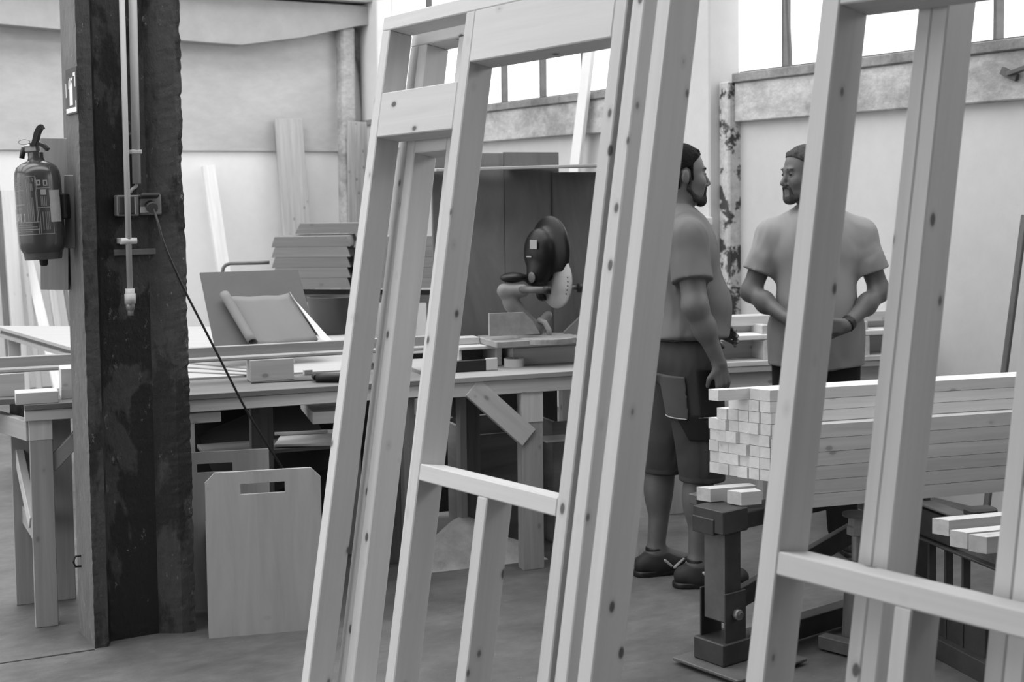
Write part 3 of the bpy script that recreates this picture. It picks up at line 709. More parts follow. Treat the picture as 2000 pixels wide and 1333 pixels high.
# ------------------------------------------------------------------ saw bench
b2 = thing('saw_bench', 'timber saw bench with corner brace carrying the mitre saw', 'workbench', bp(2.1, .3))
ES = 1.62; EE = 2.62
obox('bench_top', bp((ES + EE) / 2, .36, BT - .011), EB, GB, (EE - ES, .72, .022), PLY, b2)
obox('front_apron', bp((ES + EE) / 2, .03, BT - .022 - .03), EB, GB, (EE - ES - .02, .04, .06), OLDWOOD, b2)
eS = eof(1038, .05)
obox('leg', bp(eS, .05, (BT - .03) / 2), ZZ, EB, (BT - .03, .095, .06), wood('leg_wood', .27, .36, .4), b2)
obox('leg_joint', bp(eS, .046, BT - .14), ZZ, EB, (.14, .097, .06), OLDWOOD, b2)
e9 = eof(921, .36)
obox('leg', bp(e9, .36, .405), ZZ, EB, (.81, .075, .06), DARKWOOD, b2)
obox('leg_side_board', bp(e9 - .05, .33, .42), ZZ, GB, (.72, .06, .03), wood('leg_wood', .27, .36, .4), b2)
obox('leg', bp(eS + .45, .05, .405), ZZ, EB, (.81, .09, .06), OLDWOOD, b2); obox('leg', bp(eS + .45, .66, .405), ZZ, EB, (.81, .09, .06), OLDWOOD, b2)
bar('corner_brace', bp(eS - .27, .03, .80), bp(eS - .02, .03, .57), .045, .09, OLDWOOD, b2)
bar('back_brace', bp(e9 - .2, .40, .80), bp(e9 + .0, .40, .6), .04, .07, DARKWOOD, b2)
# bins beneath, and a dark panel added for the shade behind them
bnc = at(985, 990, 6.24); bnc.z = .262; bn2 = at(1128, 985, 6.25); bn2.z = .285
cb_ = thing('offcut_bin', 'rough plywood bin under the saw bench', 'bin', fl(980, 1090))
obox('front_panel', bnc, EB, ZZ, (.30, .50, .015), wood('rough_ply', .12, .22, .0, grain=9.0), cb_)
obox('side_panel', bnc + GB * .18 + EB * .145, GB, ZZ, (.34, .52, .015), PLYDARK, cb_); obox('side_panel', bnc + GB * .18 - EB * .145, GB, ZZ, (.34, .52, .015), PLYDARK, cb_)
obox('back_panel', bnc + GB * .35 + ZZ * .01, EB, ZZ, (.30, .54, .015), PLYDARK, cb_)
cb2 = thing('offcut_bin', 'dark plywood bin right of the saw bench leg', 'bin', fl(1085, 1085))
obox('front_panel', bn2, EB, ZZ, (.24, .56, .015), PLYDARK, cb2); obox('side_panel', bn2 + GB * .15 - EB * .11, GB, ZZ, (.3, .56, .015), PLYDARK, cb2)
sheet('stored_or_shade_panel', 'dark panel added as the shade behind the bins under the saw bench', bp(2.2, 1.12, .42), EB, ZZ, (.8, .80, .015), plain('under_shade', .02, .9, 0, .2))
sheet('white_offcut', 'white sheet corner showing beside the saw bench leg', fl(1085, 857, .5), EB, GB, (.14, .12, .01), WHITEP)
# pile of sawdust on the floor
def dust():
    c = fl(945, 1108); n1, n2 = 40, 20; V = []; F = []
    for i in range(n1 + 1):
        for j in range(n2 + 1):
            u, v = i / n1 * 2 - 1, j / n2 * 2 - 1
            h = max(0, 1 - u * u - v * v) ** .8 * (.10 + .09 * math.exp(-((u + .15) ** 2) * 6)) + .004 * math.sin(9 * u + 4 * v) * max(0, 1 - u * u - v * v)
            V.append(c + EB * (u * .30) + GB * (v * .16 + .16) + ZZ * (h + .0005))
    for i in range(n1):
        for j in range(n2): a = i * (n2 + 1) + j; F.append((a, a + n2 + 1, a + n2 + 2, a + 1))
    o = link('sawdust_pile', pymesh('dust', V, F), DUST, None, None, True); o['kind'] = 'stuff'
    tag(o, 'pale heap of sawdust on the floor under the saw bench', 'sawdust')
dust()
# open box, riser and tape on the saw bench
sh = thing('open_box', 'low open-fronted wooden box on the saw bench', 'box', fl(935, 725, BT))
bc = fl(932, 712, BT)
obox('lid', bc + ZZ * .085, EB, GB, (.235, .20, .014), OLDWOOD, sh); obox('back_board', bc + GB * .09 + ZZ * .039, EB, ZZ, (.235, .076, .012), DARKWOOD, sh)
obox('side_board', bc + EB * .07 + ZZ * .039, GB, ZZ, (.18, .076, .03), OLDWOOD, sh); obox('side_board', bc - EB * .11 + ZZ * .039, GB, ZZ, (.18, .076, .014), OLDWOOD, sh)
tag(obox('timber_offcut', bc - EB * .06 + GB * .02 + ZZ * .1085, EB, GB, (.13, .08, .03), OLDWOOD), 'dark flat offcut on the lid of the open box', 'offcut')
sv = thing('rip_guide', 'black and pale rip guide lying in front of the open box', 'tool', fl(930, 728, BT))
q_ = fl(930, 726, BT)
obox('black_bar', q_ - EB * .03 + ZZ * .026, EB, GB, (.15, .012, .05), BLACK, sv, .004); obox('pale_end', q_ + EB * .07 + ZZ * .028, EB, GB, (.055, .012, .054), PLASTICG, sv, .006)
tp = thing('tape_roll', 'pale roll of tape lying on the saw bench', 'tape', fl(1004, 720, BT))
TM = Matrix.Translation(fl(1004, 716, BT + .0))
def ring(name, r0, r1, h, M, mat, parent, seg=32):
    V = []; F = []
    for k in range(seg):
        a = 2 * math.pi * k / seg; c, s = math.cos(a), math.sin(a)
        V += [(r0 * c, r0 * s, 0), (r1 * c, r1 * s, 0), (r1 * c, r1 * s, h), (r0 * c, r0 * s, h)]
    for k in range(seg):
        a = k * 4; b = (k + 1) % seg * 4
        for i in range(4): F.append((a + i, a + (i + 1) % 4, b + (i + 1) % 4, b + i))
    me = fixn(pymesh(name, V, F)); return link(name, me, mat, M, parent)
ring('tape', .022, .044, .036, TM, plain('tape_pale', .62, .5, 0, .05), tp); ring('core', .018, .0225, .0365, TM, DARKWOOD, tp)
ri = thing('saw_riser', 'boxed timber riser under the mitre saw', 'riser', fl(1060, 722, BT))
rc = fl(1065, 712, BT) + GB * .12
obox('front_board', rc - GB * .10 + ZZ * .038, EB, ZZ, (.30, .076, .018), OLDWOOD, ri); obox('top_board', rc + GB * .12 + ZZ * .084, EB, GB, (.30, .46, .015), wood('leg_wood', .27, .36, .4), ri)
obox('side_board', rc - EB * .14 + GB * .12 + ZZ * .038, GB, ZZ, (.42, .076, .018), OLDWOOD, ri); obox('side_board', rc + EB * .14 + GB * .12 + ZZ * .038, GB, ZZ, (.42, .076, .018), OLDWOOD, ri)

# ------------------------------------------------------------------ smooth continuous surfaces (for people and cast machine bodies)
def ell(c, r, R=None, k=.02, clip=()): return ('ell', np.array(c, float), np.array(r, float), R, k, clip)
def cap(a, b, ra, rb=None, k=.02, clip=()): return ('cap', np.array(a, float), np.array(b, float), (ra, ra if rb is None else rb), k, clip)
def cut(p): return ('cut', p)
def _dist(p, P):
    if p[0] == 'ell':
        q = P - p[1]
        if p[3] is not None: q = q @ p[3]
        k0 = np.sqrt(((q / p[2]) ** 2).sum(-1)); k1 = np.sqrt(((q / p[2] ** 2) ** 2).sum(-1)) + 1e-9
        d = k0 * (k0 - 1) / k1
    else:
        ab = p[2] - p[1]; t = np.clip(((P - p[1]) @ ab) / (ab @ ab), 0, 1)
        d = np.sqrt(((P - p[1] - t[..., None] * ab) ** 2).sum(-1)) - (p[3][0] + (p[3][1] - p[3][0]) * t)
    for pt, n in p[5]: d = np.maximum(d, (P - np.array(pt)) @ np.array(n))
    return d
def _bb(p):
    if p[0] == 'ell': r = max(p[2]); return p[1] - r, p[1] + r
    r = max(p[3]); return np.minimum(p[1], p[2]) - r, np.maximum(p[1], p[2]) + r
def sdfmesh(prims, res, zmin=None, grow=0.0):
    real = [p[1] if p[0] == 'cut' else p for p in prims]
    lo = np.min([_bb(p)[0] for p in real], 0) - .04 - grow; hi = np.max([_bb(p)[1] for p in real], 0) + .04 + grow
    n = np.ceil((hi - lo) / res).astype(int) + 1
    A = np.full(n, .5, np.float32); X = [lo[i] + res * np.arange(n[i]) for i in range(3)]
    for p in prims:
        c = p[0] == 'cut'; q = p[1] if c else p; k = q[4]
        l, h = _bb(q); l = l - k - .03 - grow; h = h + k + .03 + grow
        i0 = np.clip(((l - lo) / res).astype(int), 0, n); i1 = np.clip(((h - lo) / res).astype(int) + 2, 0, n)
        sl = tuple(slice(a, b) for a, b in zip(i0, i1))
        G = np.stack(np.meshgrid(X[0][sl[0]], X[1][sl[1]], X[2][sl[2]], indexing='ij'), -1)
        d = (_dist(q, G) - (0 if c else grow)).astype(np.float32); B = A[sl]
        if c: d = -d; hh = np.maximum(k - np.abs(B - d), 0) / k; A[sl] = np.maximum(B, d) + hh * hh * k * .25
        else: hh = np.maximum(k - np.abs(B - d), 0) / k; A[sl] = np.minimum(B, d) - hh * hh * k * .25
    if zmin is not None: A = np.maximum(A, (zmin - X[2])[None, None, :].astype(np.float32))
    S = A < 0
    cnt = np.zeros(np.array(A.shape) - 1, np.float32); acc = np.zeros(tuple(np.array(A.shape) - 1) + (3,), np.float32)
    sh = np.array(A.shape)
    def off(ax, e):  # slices of cells touching an edge with the other two axes offset by e
        pass
    for ax in range(3):
        o1, o2 = [i for i in range(3) if i != ax]
        sa = [slice(None)] * 3; sb = [slice(None)] * 3; sa[ax] = slice(0, -1); sb[ax] = slice(1, None)
        a, b = A[tuple(sa)], A[tuple(sb)]; cr = (a < 0) != (b < 0)
        idx = np.argwhere(cr); 
        if not len(idx): continue
        t = a[cr] / (a[cr] - b[cr]); pos = idx.astype(np.float32); pos[:, ax] += t
        for e1 in (0, 1):
            for e2 in (0, 1):
                ci = idx.copy(); ci[:, o1] -= e1; ci[:, o2] -= e2
                ok = ((ci >= 0) & (ci < sh - 1)).all(1); ci = ci[ok]
                f = np.ravel_multi_index(ci.T, cnt.shape)
                np.add.at(cnt.reshape(-1), f, 1); np.add.at(acc.reshape(-1, 3), f, pos[ok])
    act = cnt > 0; vid = np.full(cnt.shape, -1, int); vid[act] = np.arange(act.sum())
    Vv = acc[act] / cnt[act][:, None] * res + lo
    Fs = []
    for ax in range(3):
        o1, o2 = (ax + 1) % 3, (ax + 2) % 3
        sa = [slice(None)] * 3; sb = [slice(None)] * 3; sa[ax] = slice(0, -1); sb[ax] = slice(1, None)
        a, b = S[tuple(sa)], S[tuple(sb)]; idx = np.argwhere(a != b)
        if not len(idx): continue
        flip = a[tuple(idx.T)]
        q = []
        for e1, e2 in ((1, 1), (0, 1), (0, 0), (1, 0)):
            ci = idx.copy(); ci[:, o1] -= e1; ci[:, o2] -= e2; q.append(vid[tuple(np.clip(ci, 0, sh - 2).T)])
        q = np.stack(q, 1); q[~flip] = q[~flip][:, ::-1]; Fs.append(q)
    Fs = np.concatenate(Fs); Fs = Fs[(Fs >= 0).all(1)]
    me = bpy.data.meshes.new('surface'); me.vertices.add(len(Vv)); me.vertices.foreach_set('co', Vv.ravel().astype(np.float32))
    me.loops.add(len(Fs) * 4); me.loops.foreach_set('vertex_index', Fs.ravel().astype(np.int32))
    me.polygons.add(len(Fs)); me.polygons.foreach_set('loop_start', np.arange(0, len(Fs) * 4, 4, dtype=np.int32)); me.polygons.foreach_set('loop_total', np.full(len(Fs), 4, np.int32))
    me.update(); me.validate(); me.polygons.foreach_set('use_smooth', [True] * len(me.polygons))
    return me

# ------------------------------------------------------------------ mitre saw
SN = Vector((-.80, -.60, 0)).normalized(); ST = Vector((.60, -.80, 0)).normalized()
SO = at(1062, 657, 6.12)                         # middle of the saw table
ms = thing('mitre_saw', 'black and grey mitre saw with raised head on the saw bench', 'mitre saw', SO)
SMX = frame_m(SO, EB, GB, ZZ)
HD = at(1080, 520, 6.16) - SO
def sl_(v): return (v.dot(EB), v.dot(GB), v.dot(ZZ))
n_l = np.array(sl_(SN)); t_l = np.array(sl_(ST)); z_l = np.array((0, 0, 1.0)); hc = np.array(sl_(HD))
Rm = np.stack([n_l, t_l, z_l], 1)                # local disc frame: axis, along, up
def hx(a, t, z): return hc + n_l * a + t_l * t + z_l * z
SAWB = plain('saw_black', .006, .4, 0, .1, spec=.3)
link('upper_guard', sdfmesh([ell(hx(0, -.02, .07), (.04, .135, .155), Rm, .02), ell(hx(.055, -.03, .06), (.055, .085, .11), Rm, .03), ell(hx(.07, -.02, -.04), (.05, .05, .06), Rm, .03),
    cap(hx(.0, -.07, -.02), hx(.02, -.05, -.13), .035, .03, .03), cut(ell(hx(-.01, .05, -.115), (.06, .10, .10), Rm, .01))], .006), SAWB, SMX, ms)
link('lower_guard', sdfmesh([ell(hx(.0, .02, -.065), (.016, .115, .125), Rm, .004), cut(ell(hx(.022, .0, -.045), (.012, .07, .08), Rm, .004))], .005), plain('guard_grey', .36, .45, 0, .1), SMX, ms)
link('arbor_cap', lathemesh([(.008, 0), (.022, 0), (.024, .004), (.016, .008), (.006, .009)], 20), STEELG, SMX @ Matrix.Translation(Vector(hx(.122, .005, -.045))) @ Vector((0, 0, 1)).rotation_difference(Vector(n_l)).to_matrix().to_4x4(), ms)
obox('maker_plate', SO + SN * .109 + ST * .0 + Vector(HD) + ZZ * .10, ST, ZZ, (.05, .04, .002), PRINT, ms)
obox('maker_plate', SO + SN * .112 + ST * -.03 + Vector(HD) + ZZ * .045, ST, ZZ, (.035, .006, .002), PRINT, ms)
gl = SO + Vector(HD)
for k in range(5):
    a = -.5 + k * .17
    obox('guard_mark', gl + SN * .016 + ST * (.02 + .103 * math.cos(a)) + ZZ * (-.065 + .112 * math.sin(a)), ST, ZZ, (.008, .006, .001), BLACK, ms)
link('arm', sdfmesh([cap((-.165, .05, .205), (-.09, .02, .205), .034, .030, .012), cap((-.15, .05, .19), (-.135, .05, .14), .034, .030, .015), cap((-.13, .05, .15), (-.05, .04, .036), .034, .042, .02), cap((-.02, .03, .025), (.03, .02, .09), .03, .02, .02)], .006), plain('saw_grey', .19, .5, 0, .15), SMX, ms)
link('motor', sdfmesh([ell((-.12, .06, .262), (.06, .045, .024), None, .02), cap((-.03, .05, .25), (.03, .03, .27), .03, .03, .03)], .006), BLACK, SMX, ms)
t0 = at(1016, 566, 6.09); t1 = at(1068, 567, 6.02)
tube('slide_tube', [t0, t1], .0155, STEELG, ms, 14); tube('slide_tube', [at(1100, 563, 6.12), at(1130, 562, 6.12)], .010, STEELG, ms, 12)
tube('tube_knob', [at(1127, 563, 6.12), at(1146, 563, 6.12)], .021, BLACK, ms, 14); tube('tube_collar', [at(1062, 567, 6.02), at(1076, 567, 6.02)], .019, BLACK, ms, 14)
prism('fence', [(0, 0), (.235, 0), (.20, .06), (.16, .098), (0, .10)], 0, .018, frame_m(at(954, 657, 5.97), EB, ZZ, EB.cross(ZZ)), ALU, ms)
prism('fence', [(0, 0), (.24, 0), (.24, .095), (.09, .095), (.0, .02)], 0, .018, frame_m(at(1100, 657, 6.16), EB, ZZ, EB.cross(ZZ)), plain('saw_grey', .19, .5, 0, .15), ms)
obox('saw_table', at(1060, 664, 6.1) + GB * .0, EB, GB, (.52, .22, .03), ALU, ms, .004)
link('turntable', lathemesh([(.13, 0), (.14, .004), (.14, .026), (.13, .03)], 36), ALU, Matrix.Translation(at(1065, 664, 6.08) - ZZ * .012), ms)
tube('hose', [at(1052, 625, 6.12), at(1064, 630, 6.1), at(1072, 645, 6.1), at(1073, 658, 6.1)], .012, ALU, ms, 10)
# plywood hood behind the saw
hd = thing('saw_hood', 'dark plywood hood with shelf board standing behind the mitre saw', 'hood', fl(1010, 660, BT))
def upr(nm, x0, x1, y0, y1, Y0, Y1, th, mat, parent):       # upright sheet between two image columns
    a_, b_ = at(x0, y0, Y0), at(x1, y0, Y1); zb = BT + .001
    x = Vector((b_.x - a_.x, b_.y - a_.y, 0)); L = x.length; x.normalize(); zt = (a_.z + b_.z) / 2
    c = Vector(((a_.x + b_.x) / 2, (a_.y + b_.y) / 2, (zt + zb) / 2))
    return obox(nm, c, ZZ, x, (zt - zb, L, th), mat, parent)
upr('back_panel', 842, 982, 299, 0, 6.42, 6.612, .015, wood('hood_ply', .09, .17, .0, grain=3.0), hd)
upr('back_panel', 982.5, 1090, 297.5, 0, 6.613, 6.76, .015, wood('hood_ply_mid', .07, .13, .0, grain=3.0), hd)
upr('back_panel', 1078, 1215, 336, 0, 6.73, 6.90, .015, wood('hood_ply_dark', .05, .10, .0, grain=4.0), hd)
bar('shelf_board', at(838, 333, 6.30), at(1215, 322, 6.74), .17, .014, wood('shelf_edge', .34, .44, .2), hd)
bar('shelf_board_rest', at(1000, 329, 6.58), at(1215, 325, 6.82), .10, .008, WHITEWOOD, hd)

# ------------------------------------------------------------------ far end: planks against the wall, board stacks, trolley
def lean_plank(label, x0, x1, ytop, xb0, xb1, ybot, mat, t=.03, lean=.25, wall='end', off=.0):
    n = HA if wall == 'end' else HB; cpl = CA - .04 if wall == 'end' else CB - .06
    P = n * (cpl - .03 - off)
    tl, tr = onp(x0, ytop, P, n), onp(x1, ytop, P, n)
    bl, br_ = onp(xb0, ybot, P, n), onp(xb1, ybot, P, n)
    # run the two edges down to the floor and pull the foot away from the wall
    def foot(a, b): k = a.z / (a.z - b.z); f = a + (b - a) * k; return f - n * lean
    fL, fR = foot(tl, bl), foot(tr, br_)
    s = ((tl + tr) - (fL + fR)); L = s.length / 2; s.normalize(); r = ((tr - tl)).normalized(); r = (r - s * r.dot(s)).normalized()
    wdt = (tr - tl).length
    o = obox('plank', (tl + tr + fL + fR) / 4 - n * t / 2, s, r, (L, wdt, t), mat, None, .003)
    return tag(o, label, 'plank', 'planks leaning against the walls')
lean_plank('broad pale plank leaning on the far end wall above the board stack', 535, 588, 233, 545, 594, 460, GREYWOOD)
lean_plank('weathered plank leaning in the far corner by the dark shadow strip', 677, 714, 238, 675, 712, 460, wood('mottled_plank', .26, .46, .6), .03, .12, 'end', .22)
lean_plank('pale plank leaning on the end wall right of the pillar', 392, 416, 325, 408, 430, 530, WHITEWOOD, .06, .45)
lean_plank('dark plank leaning on the end wall at the far left', -14, -2, 360, -1, 12, 640, DARKWOOD)
lean_plank('white plank leaning behind the fire extinguisher', 0, 26, 372, 14, 38, 640, WHITEWOOD, .03, .3)
lean_plank('grey plank leaning low behind the fire extinguisher', 29, 40, 410, 42, 53, 640, GREYWOOD, .03, .5)
lean_plank('short white plank standing under the fire extinguisher', 42, 62, 505, 57, 80, 640, WHITEWOOD, .04, .7)
lean_plank('short grey plank standing under the hanging board', 84, 98, 500, 90, 104, 640, GREYWOOD, .03, .6)
lean_plank('short dark plank standing left of the pillar', 116, 124, 520, 120, 128, 640, DARKWOOD, .03, .6)
lean_plank('long white plank leaning across the middle windows', 1146, 1164, 96, 1122, 1146, 300, plain('white_lath', .8, .6, 0, .03), .03, .05, 'right')
lean_plank('thin dark plank leaning on the window wall at its near end', 1999, 2010, 420, 1990, 2002, 640, DARKWOOD, .02, .2, 'right')

def trap_board(label, x0, x1, y0, y1, Y, dep, bevl, mat, group):
    a_ = at(x0, y1, Y); b_ = at(x1, y1, Y); top = at(x0, y0, Y).z; h = top - a_.z - .0015; L = (b_ - a_).length
    e = Vector((b_.x - a_.x, b_.y - a_.y, 0)).normalized()
    o = prism('stacked_board', [(0, 0), (L, 0), (L - bevl, h), (bevl, h)], 0, dep, frame_m(a_, e, ZZ, e.cross(ZZ)), mat)
    # pulled towards the camera side: shift it back so its face is at Y
    o.matrix_basis = Matrix.Translation(-e.cross(ZZ) * dep) @ o.matrix_basis
    return tag(o, label, 'board', group)
GS = 'slant-ended boards stacked by the end wall'
ROWN = ['topmost', 'second', 'third', 'fourth', 'lowest']
LBL = '%s slant-ended grey board in the trolley stack %s'
bw = wood('stack_board', .17, .23, .3)
for k in range(5):
    trap_board(LBL % (ROWN[k], 'behind the tilted drawing board'), 530 + k * .3, 684 + k * .3, 463 + k * 20.3, 463 + (k + 1) * 20.3, 9.0, .5, .022, bw, GS)
    trap_board(LBL % (ROWN[k], 'behind the leaning frame studs'), 691, 852, 463 + k * 20.3, 463 + (k + 1) * 20.3, 9.0, .5, .022, bw, GS)
trap_board('shorter top board set back on the slant-ended boards', 576, 720, 437, 457, 9.3, .35, .035, bw, GS)
tr_ = thing('board_trolley', 'trolley with bent tube handle carrying the stacked boards', 'trolley', (-1.0, 9.3, 0))
bar('bearer', at(520, 582, 9.05), at(860, 584, 9.05), .06, .05, STEELG, tr_); bar('bearer', at(520, 582, 9.05) + Vector((0, .4, 0)), at(860, 584, 9.05) + Vector((0, .4, 0)), .06, .06, STEELG, tr_)
hp_ = [at(434, 640, 9.1), at(434, 535, 9.1), at(436, 524, 9.1), at(441, 518, 9.1), at(450, 515, 9.1), at(500, 514, 9.1), at(526, 513, 9.1)]
tube('tube_handle', hp_, .012, STEELG, tr_, 10)
for x in (540, 840): 
    p = at(x, 577, 9.05)
    for dy in (0, .4): bar('leg', Vector((p.x, p.y + dy, 0)), Vector((p.x, p.y + dy, .91)), .05, .05, STEELG, tr_, Vector((0, 1, 0)))
bn = fl(646, 652, .84)
lathe('waste_bin', [(.10, 0), (.105, .005), (.125, .20), (.128, .205), (.12, .206), (.10, .01)], Matrix.Translation(bn), plain('bin_dark', .06, .5, 0, .1), None)
tag(bpy.context.scene.objects['waste_bin'], 'dark round bin on the assembly table behind the drawing', 'bin')

# flat timber panels piled behind the second man
PLX = (fl(1716, 692.5, .755) - fl(1415, 706, .755)).normalized(); PLY_ = Vector((-PLX.y, PLX.x, 0))
P0 = fl(1415, 707, .752)
def pl(x, y, z): return P0 + PLX * x + PLY_ * y + ZZ * (z - .752)
def flat_panel(label, z, x0, x1, y0, gap, first):
    t = thing('flat_panel', label, 'timber panel', pl(x0, y0, z), 'timber panels piled flat by the window wall')
    obox('facing_board', pl((x0 + x1) / 2, y0 + .10, z + .012), PLX, PLY_, (x1 - x0, .22, .024), WHITEWOOD, t)
    obox('long_rail', pl((x0 + x1) / 2, y0 + .17, z + .024 + gap / 2), PLX, PLY_, (x1 - x0, .04, gap), OLDWOOD, t)
    k = x0 + .04
    while k < x1:
        obox('cross_block', pl(k, y0 + .08, z + .024 + gap / 2), PLY_, ZZ, (.14, gap, .045), PINE2, t); k += .27
    obox('back_board', pl((x0 + x1) / 2, y0 + .34, z + .012), PLX, PLY_, (x1 - x0, .2, .02), WHITEWOOD, t)
    return t
flat_panel('lower timber panel lying flat in the pile behind the second man', .728, -.35, 1.6, -.02, .10, True)
flat_panel('upper timber panel lying flat in the pile behind the second man', .856, -.35, 1.6, .0, .045, False)
tag(obox('long_beam', pl(.6, .16, .94), PLX, PLY_, (1.9, .10, .05), PINE2), 'long pale beam lying on top of the piled timber panels', 'beam')
tag(obox('long_beam', pl(-.2, .10, .947), PLX, PLY_, (.48, .10, .03), WHITEWOOD), 'short white beam on the end of the panel pile', 'beam')
fp = thing('panel_support', 'low timber crate carrying the piled flat panels', 'crate', pl(.6, .15, 0))
obox('front_panel', pl(.6, .02, .60), PLX, ZZ, (1.9, .20, .03), GREYWOOD, fp)
obox('upper_rail', pl(.6, .0, .712), PLX, ZZ, (1.95, .03, .05), OLDWOOD, fp)
for x in (-.25, .25, .6, .95, 1.45): obox('post', pl(x, .05, .25), ZZ, PLX, (.5, .08, .08), GREYWOOD, fp)

# ------------------------------------------------------------------ lumber stack on the black steel stand
LY = 4.65
LP0 = at(1503, 763, LY); LX = (fl(1981, 735.7, LP0.z) - LP0).normalized(); LW = Vector((-LX.y, LX.x, 0))
LQ = Vector((-.73, .68, 0)).normalized()          # line of the obliquely cut ends
TH, WB = .0392, .036
LTOP = LP0.z
SK = -LQ.dot(LX) / LQ.dot(LW)                       # how far the cut runs along the stick per unit of width
def batten(name, label, u, wv, z0, wd, h, L, group, mat=BATTEN, skew=True):
    """u = start along the stack of the near corner, wv = distance back; an obliquely cut stick"""
    e = .0008; k = SK if skew else 0.0
    sec = []
    bv = .0025
    poly = [(0, e), (L, e), (L - k * (wd - 2 * e) * 0 , wd - e), (-k * (wd - 2 * e), wd - e)]
    me = prismmesh(poly, e, h - e)
    c = Vector((LP0.x, LP0.y, 0)) + LX * u + LW * wv + ZZ * z0
    o = link(name, me, mat, frame_m(c, LX, LW, ZZ))
    return tag(o, label, 'batten', group)
rb = random.Random(11)
GBL = 'battens stacked on the steel stand'
heights = [8, 8, 8, 7, 6, 5]
ORD = ['first', 'second', 'third', 'fourth', 'fifth', 'sixth', 'seventh', 'eighth']
NB = 8
for c in range(6):
    for r in range(heights[c]):
        j = rb.uniform(-.002, .005) if rb.random() < .8 else rb.uniform(-.012, -.005)
        zt = LTOP - (NB - r) * TH
        u = -c * WB * SK + j
        Lb = 2.35 + rb.uniform(-.02, .02)
        lab = 'pale batten, %s row from bottom, %s, in stand stack' % (ORD[r], ['column against proud boards', 'second column back', 'third column back', 'fourth column back', 'fifth column back', 'rearmost column'][c])
        if r == NB - 1 and c == 2: 
            u -= .115; lab = 'top batten sticking out beyond the ends of the stack'
        batten('batten', lab, u, c * WB, zt, WB, TH, Lb, GBL)
# wider boards of the front lower layer, standing proud of the stack
FH = .0475; zf = LTOP - .118
for r in range(6):
    batten('edge_board', '%s board from the top in the proud front layer of the lumber stack' % ORD[r], .035 + rb.uniform(-.006, .006), -.052, zf - (r + 1) * FH, .05, FH, 2.3, 'front boards of the lumber stack', wood('front_board', .48, .62, .5))
zr = zf - 6 * FH
NZ = at(1400, 985, 4.62).z
zb_ = at(1363, 979, 4.72).z
batten('bearer_batten', 'batten end poking out low beyond the stack over the stand post', at(1363, 979, 4.72).dot(LX) - LP0.dot(LX) - 0 * .1, .03, zf - 6 * FH + .028, .05, .046, .17, 'low bearers on the stand', PINE2)
batten('bearer_batten', 'second low batten end in front beside the wall frame stud', at(1443, 979, 4.58).dot(LX) - LP0.dot(LX), -.054, zf - 6 * FH + .028, .05, .046, .075, 'low bearers on the stand', PINE2)

# steel stand
sd = thing('steel_stand', 'black steel stand with bolted post carrying the lumber stack', 'stand', fl(1415, 1300))
SA = Vector((math.sin(.66), -math.cos(.66), 0)); SB = Vector((math.cos(.66), math.sin(.66), 0))     # SA comes towards the camera, SB goes right and away
foot = fl(1412, 1300)
pz1 = zr - .004
def sp(a, b, z): return foot + SA * a + SB * b + ZZ * z
TOPZ = zr - .003
obox('post', sp(0, 0, (TOPZ - .05 + .16) / 2), ZZ, SA, (TOPZ - .05 - .16, .10, .075), STEEL, sd, .004)
obox('lit_post_face', sp(0, -.0385, (TOPZ - .05 + .16) / 2), ZZ, SA, (TOPZ - .06 - .16, .094, .002), STEELG, sd, .001)  # paler plate paints the light falling on the post's left side
obox('head_bracket', sp(.0, -.01, TOPZ - .010), SA, SB, (.14, .12, .078), STEEL, sd, .003)
obox('cross_beam', sp(-.02, .55, TOPZ - .03), SB, SA, (1.25, .10, .055), STEEL, sd, .003)
obox('inner_upright', sp(-.16, .12, TOPZ + .02), SB, SA, (.20, .04, .035), STEELG, sd, .003)
for s in (-1, 1): obox('clevis_cheek', sp(s * .056, 0, .17), ZZ, SB, (.19, .10, .008), STEEL, sd, .002)
tube('bolt', [sp(.058, 0, .19), sp(.078, 0, .19)], .018, GALV, sd, 6); tube('bolt_shank', [sp(-.07, 0, .19), sp(.085, 0, .19)], .010, STEELG, sd, 10)
obox('base_block', sp(0, 0, .062), ZZ, SB, (.075, .14, .14), STEEL, sd, .004)
obox('base_flange', sp(.03, .05, .018), SA, SB, (.30, .34, .012), STEELG, sd, .003); obox('base_web', sp(.03, .05, .006), SA, SB, (.26, .30, .012), STEEL, sd, .002)
tube('anchor_bolt', [sp(.05, .09, .024), sp(.05, .09, .044)], .010, GALV, sd, 6)
bar('diagonal_brace', sp(-.02, .06, .20), sp(-.02, .72, .34), .03, .07, STEEL, sd)
bar('base_rail', sp(0, .06, .055), sp(0, 1.0, .055), .06, .07, STEEL, sd)
bar('second_post', sp(0, 1.05, 0), sp(0, 1.05, TOPZ - .05), .08, .10, STEEL, sd, SB)
# screw jack between
jk = thing('screw_jack', 'grey screw jack with tapered leg under the lumber stack', 'jack', fl(1668, 1262))
jb0 = fl(1672, 1262); 
lathe('tapered_leg', [(.050, 0), (.050, .006), (.038, .30), (.036, .305), (.02, .306)], Matrix.Translation(jb0), plain('jack_grey', .14, .45, .1, .15), jk, 24)
lathe('screw', [(.017, .28), (.017, .40), (.017, .45)], Matrix.Translation(jb0), GALV, jk, 16)
lathe('nut', [(.03, .395), (.034, .398), (.034, .425), (.03, .43), (.027, .47), (.024, .472)], Matrix.Translation(jb0), GALV, jk, 6, False)
lathe('head', [(.024, .45), (.026, .47), (.026, TOPZ - .06), (.05, TOPZ - .055), (.05, TOPZ - .045)], Matrix.Translation(jb0), STEELG, jk, 16)
obox('foot_plate', jb0 + ZZ * .006, SA, SB, (.2, .16, .012), STEELG, jk)
bar('floor_channel', fl(1605, 1268) + ZZ * .03, fl(1690, 1290) + ZZ * .03, .05, .045, STEELG, jk)

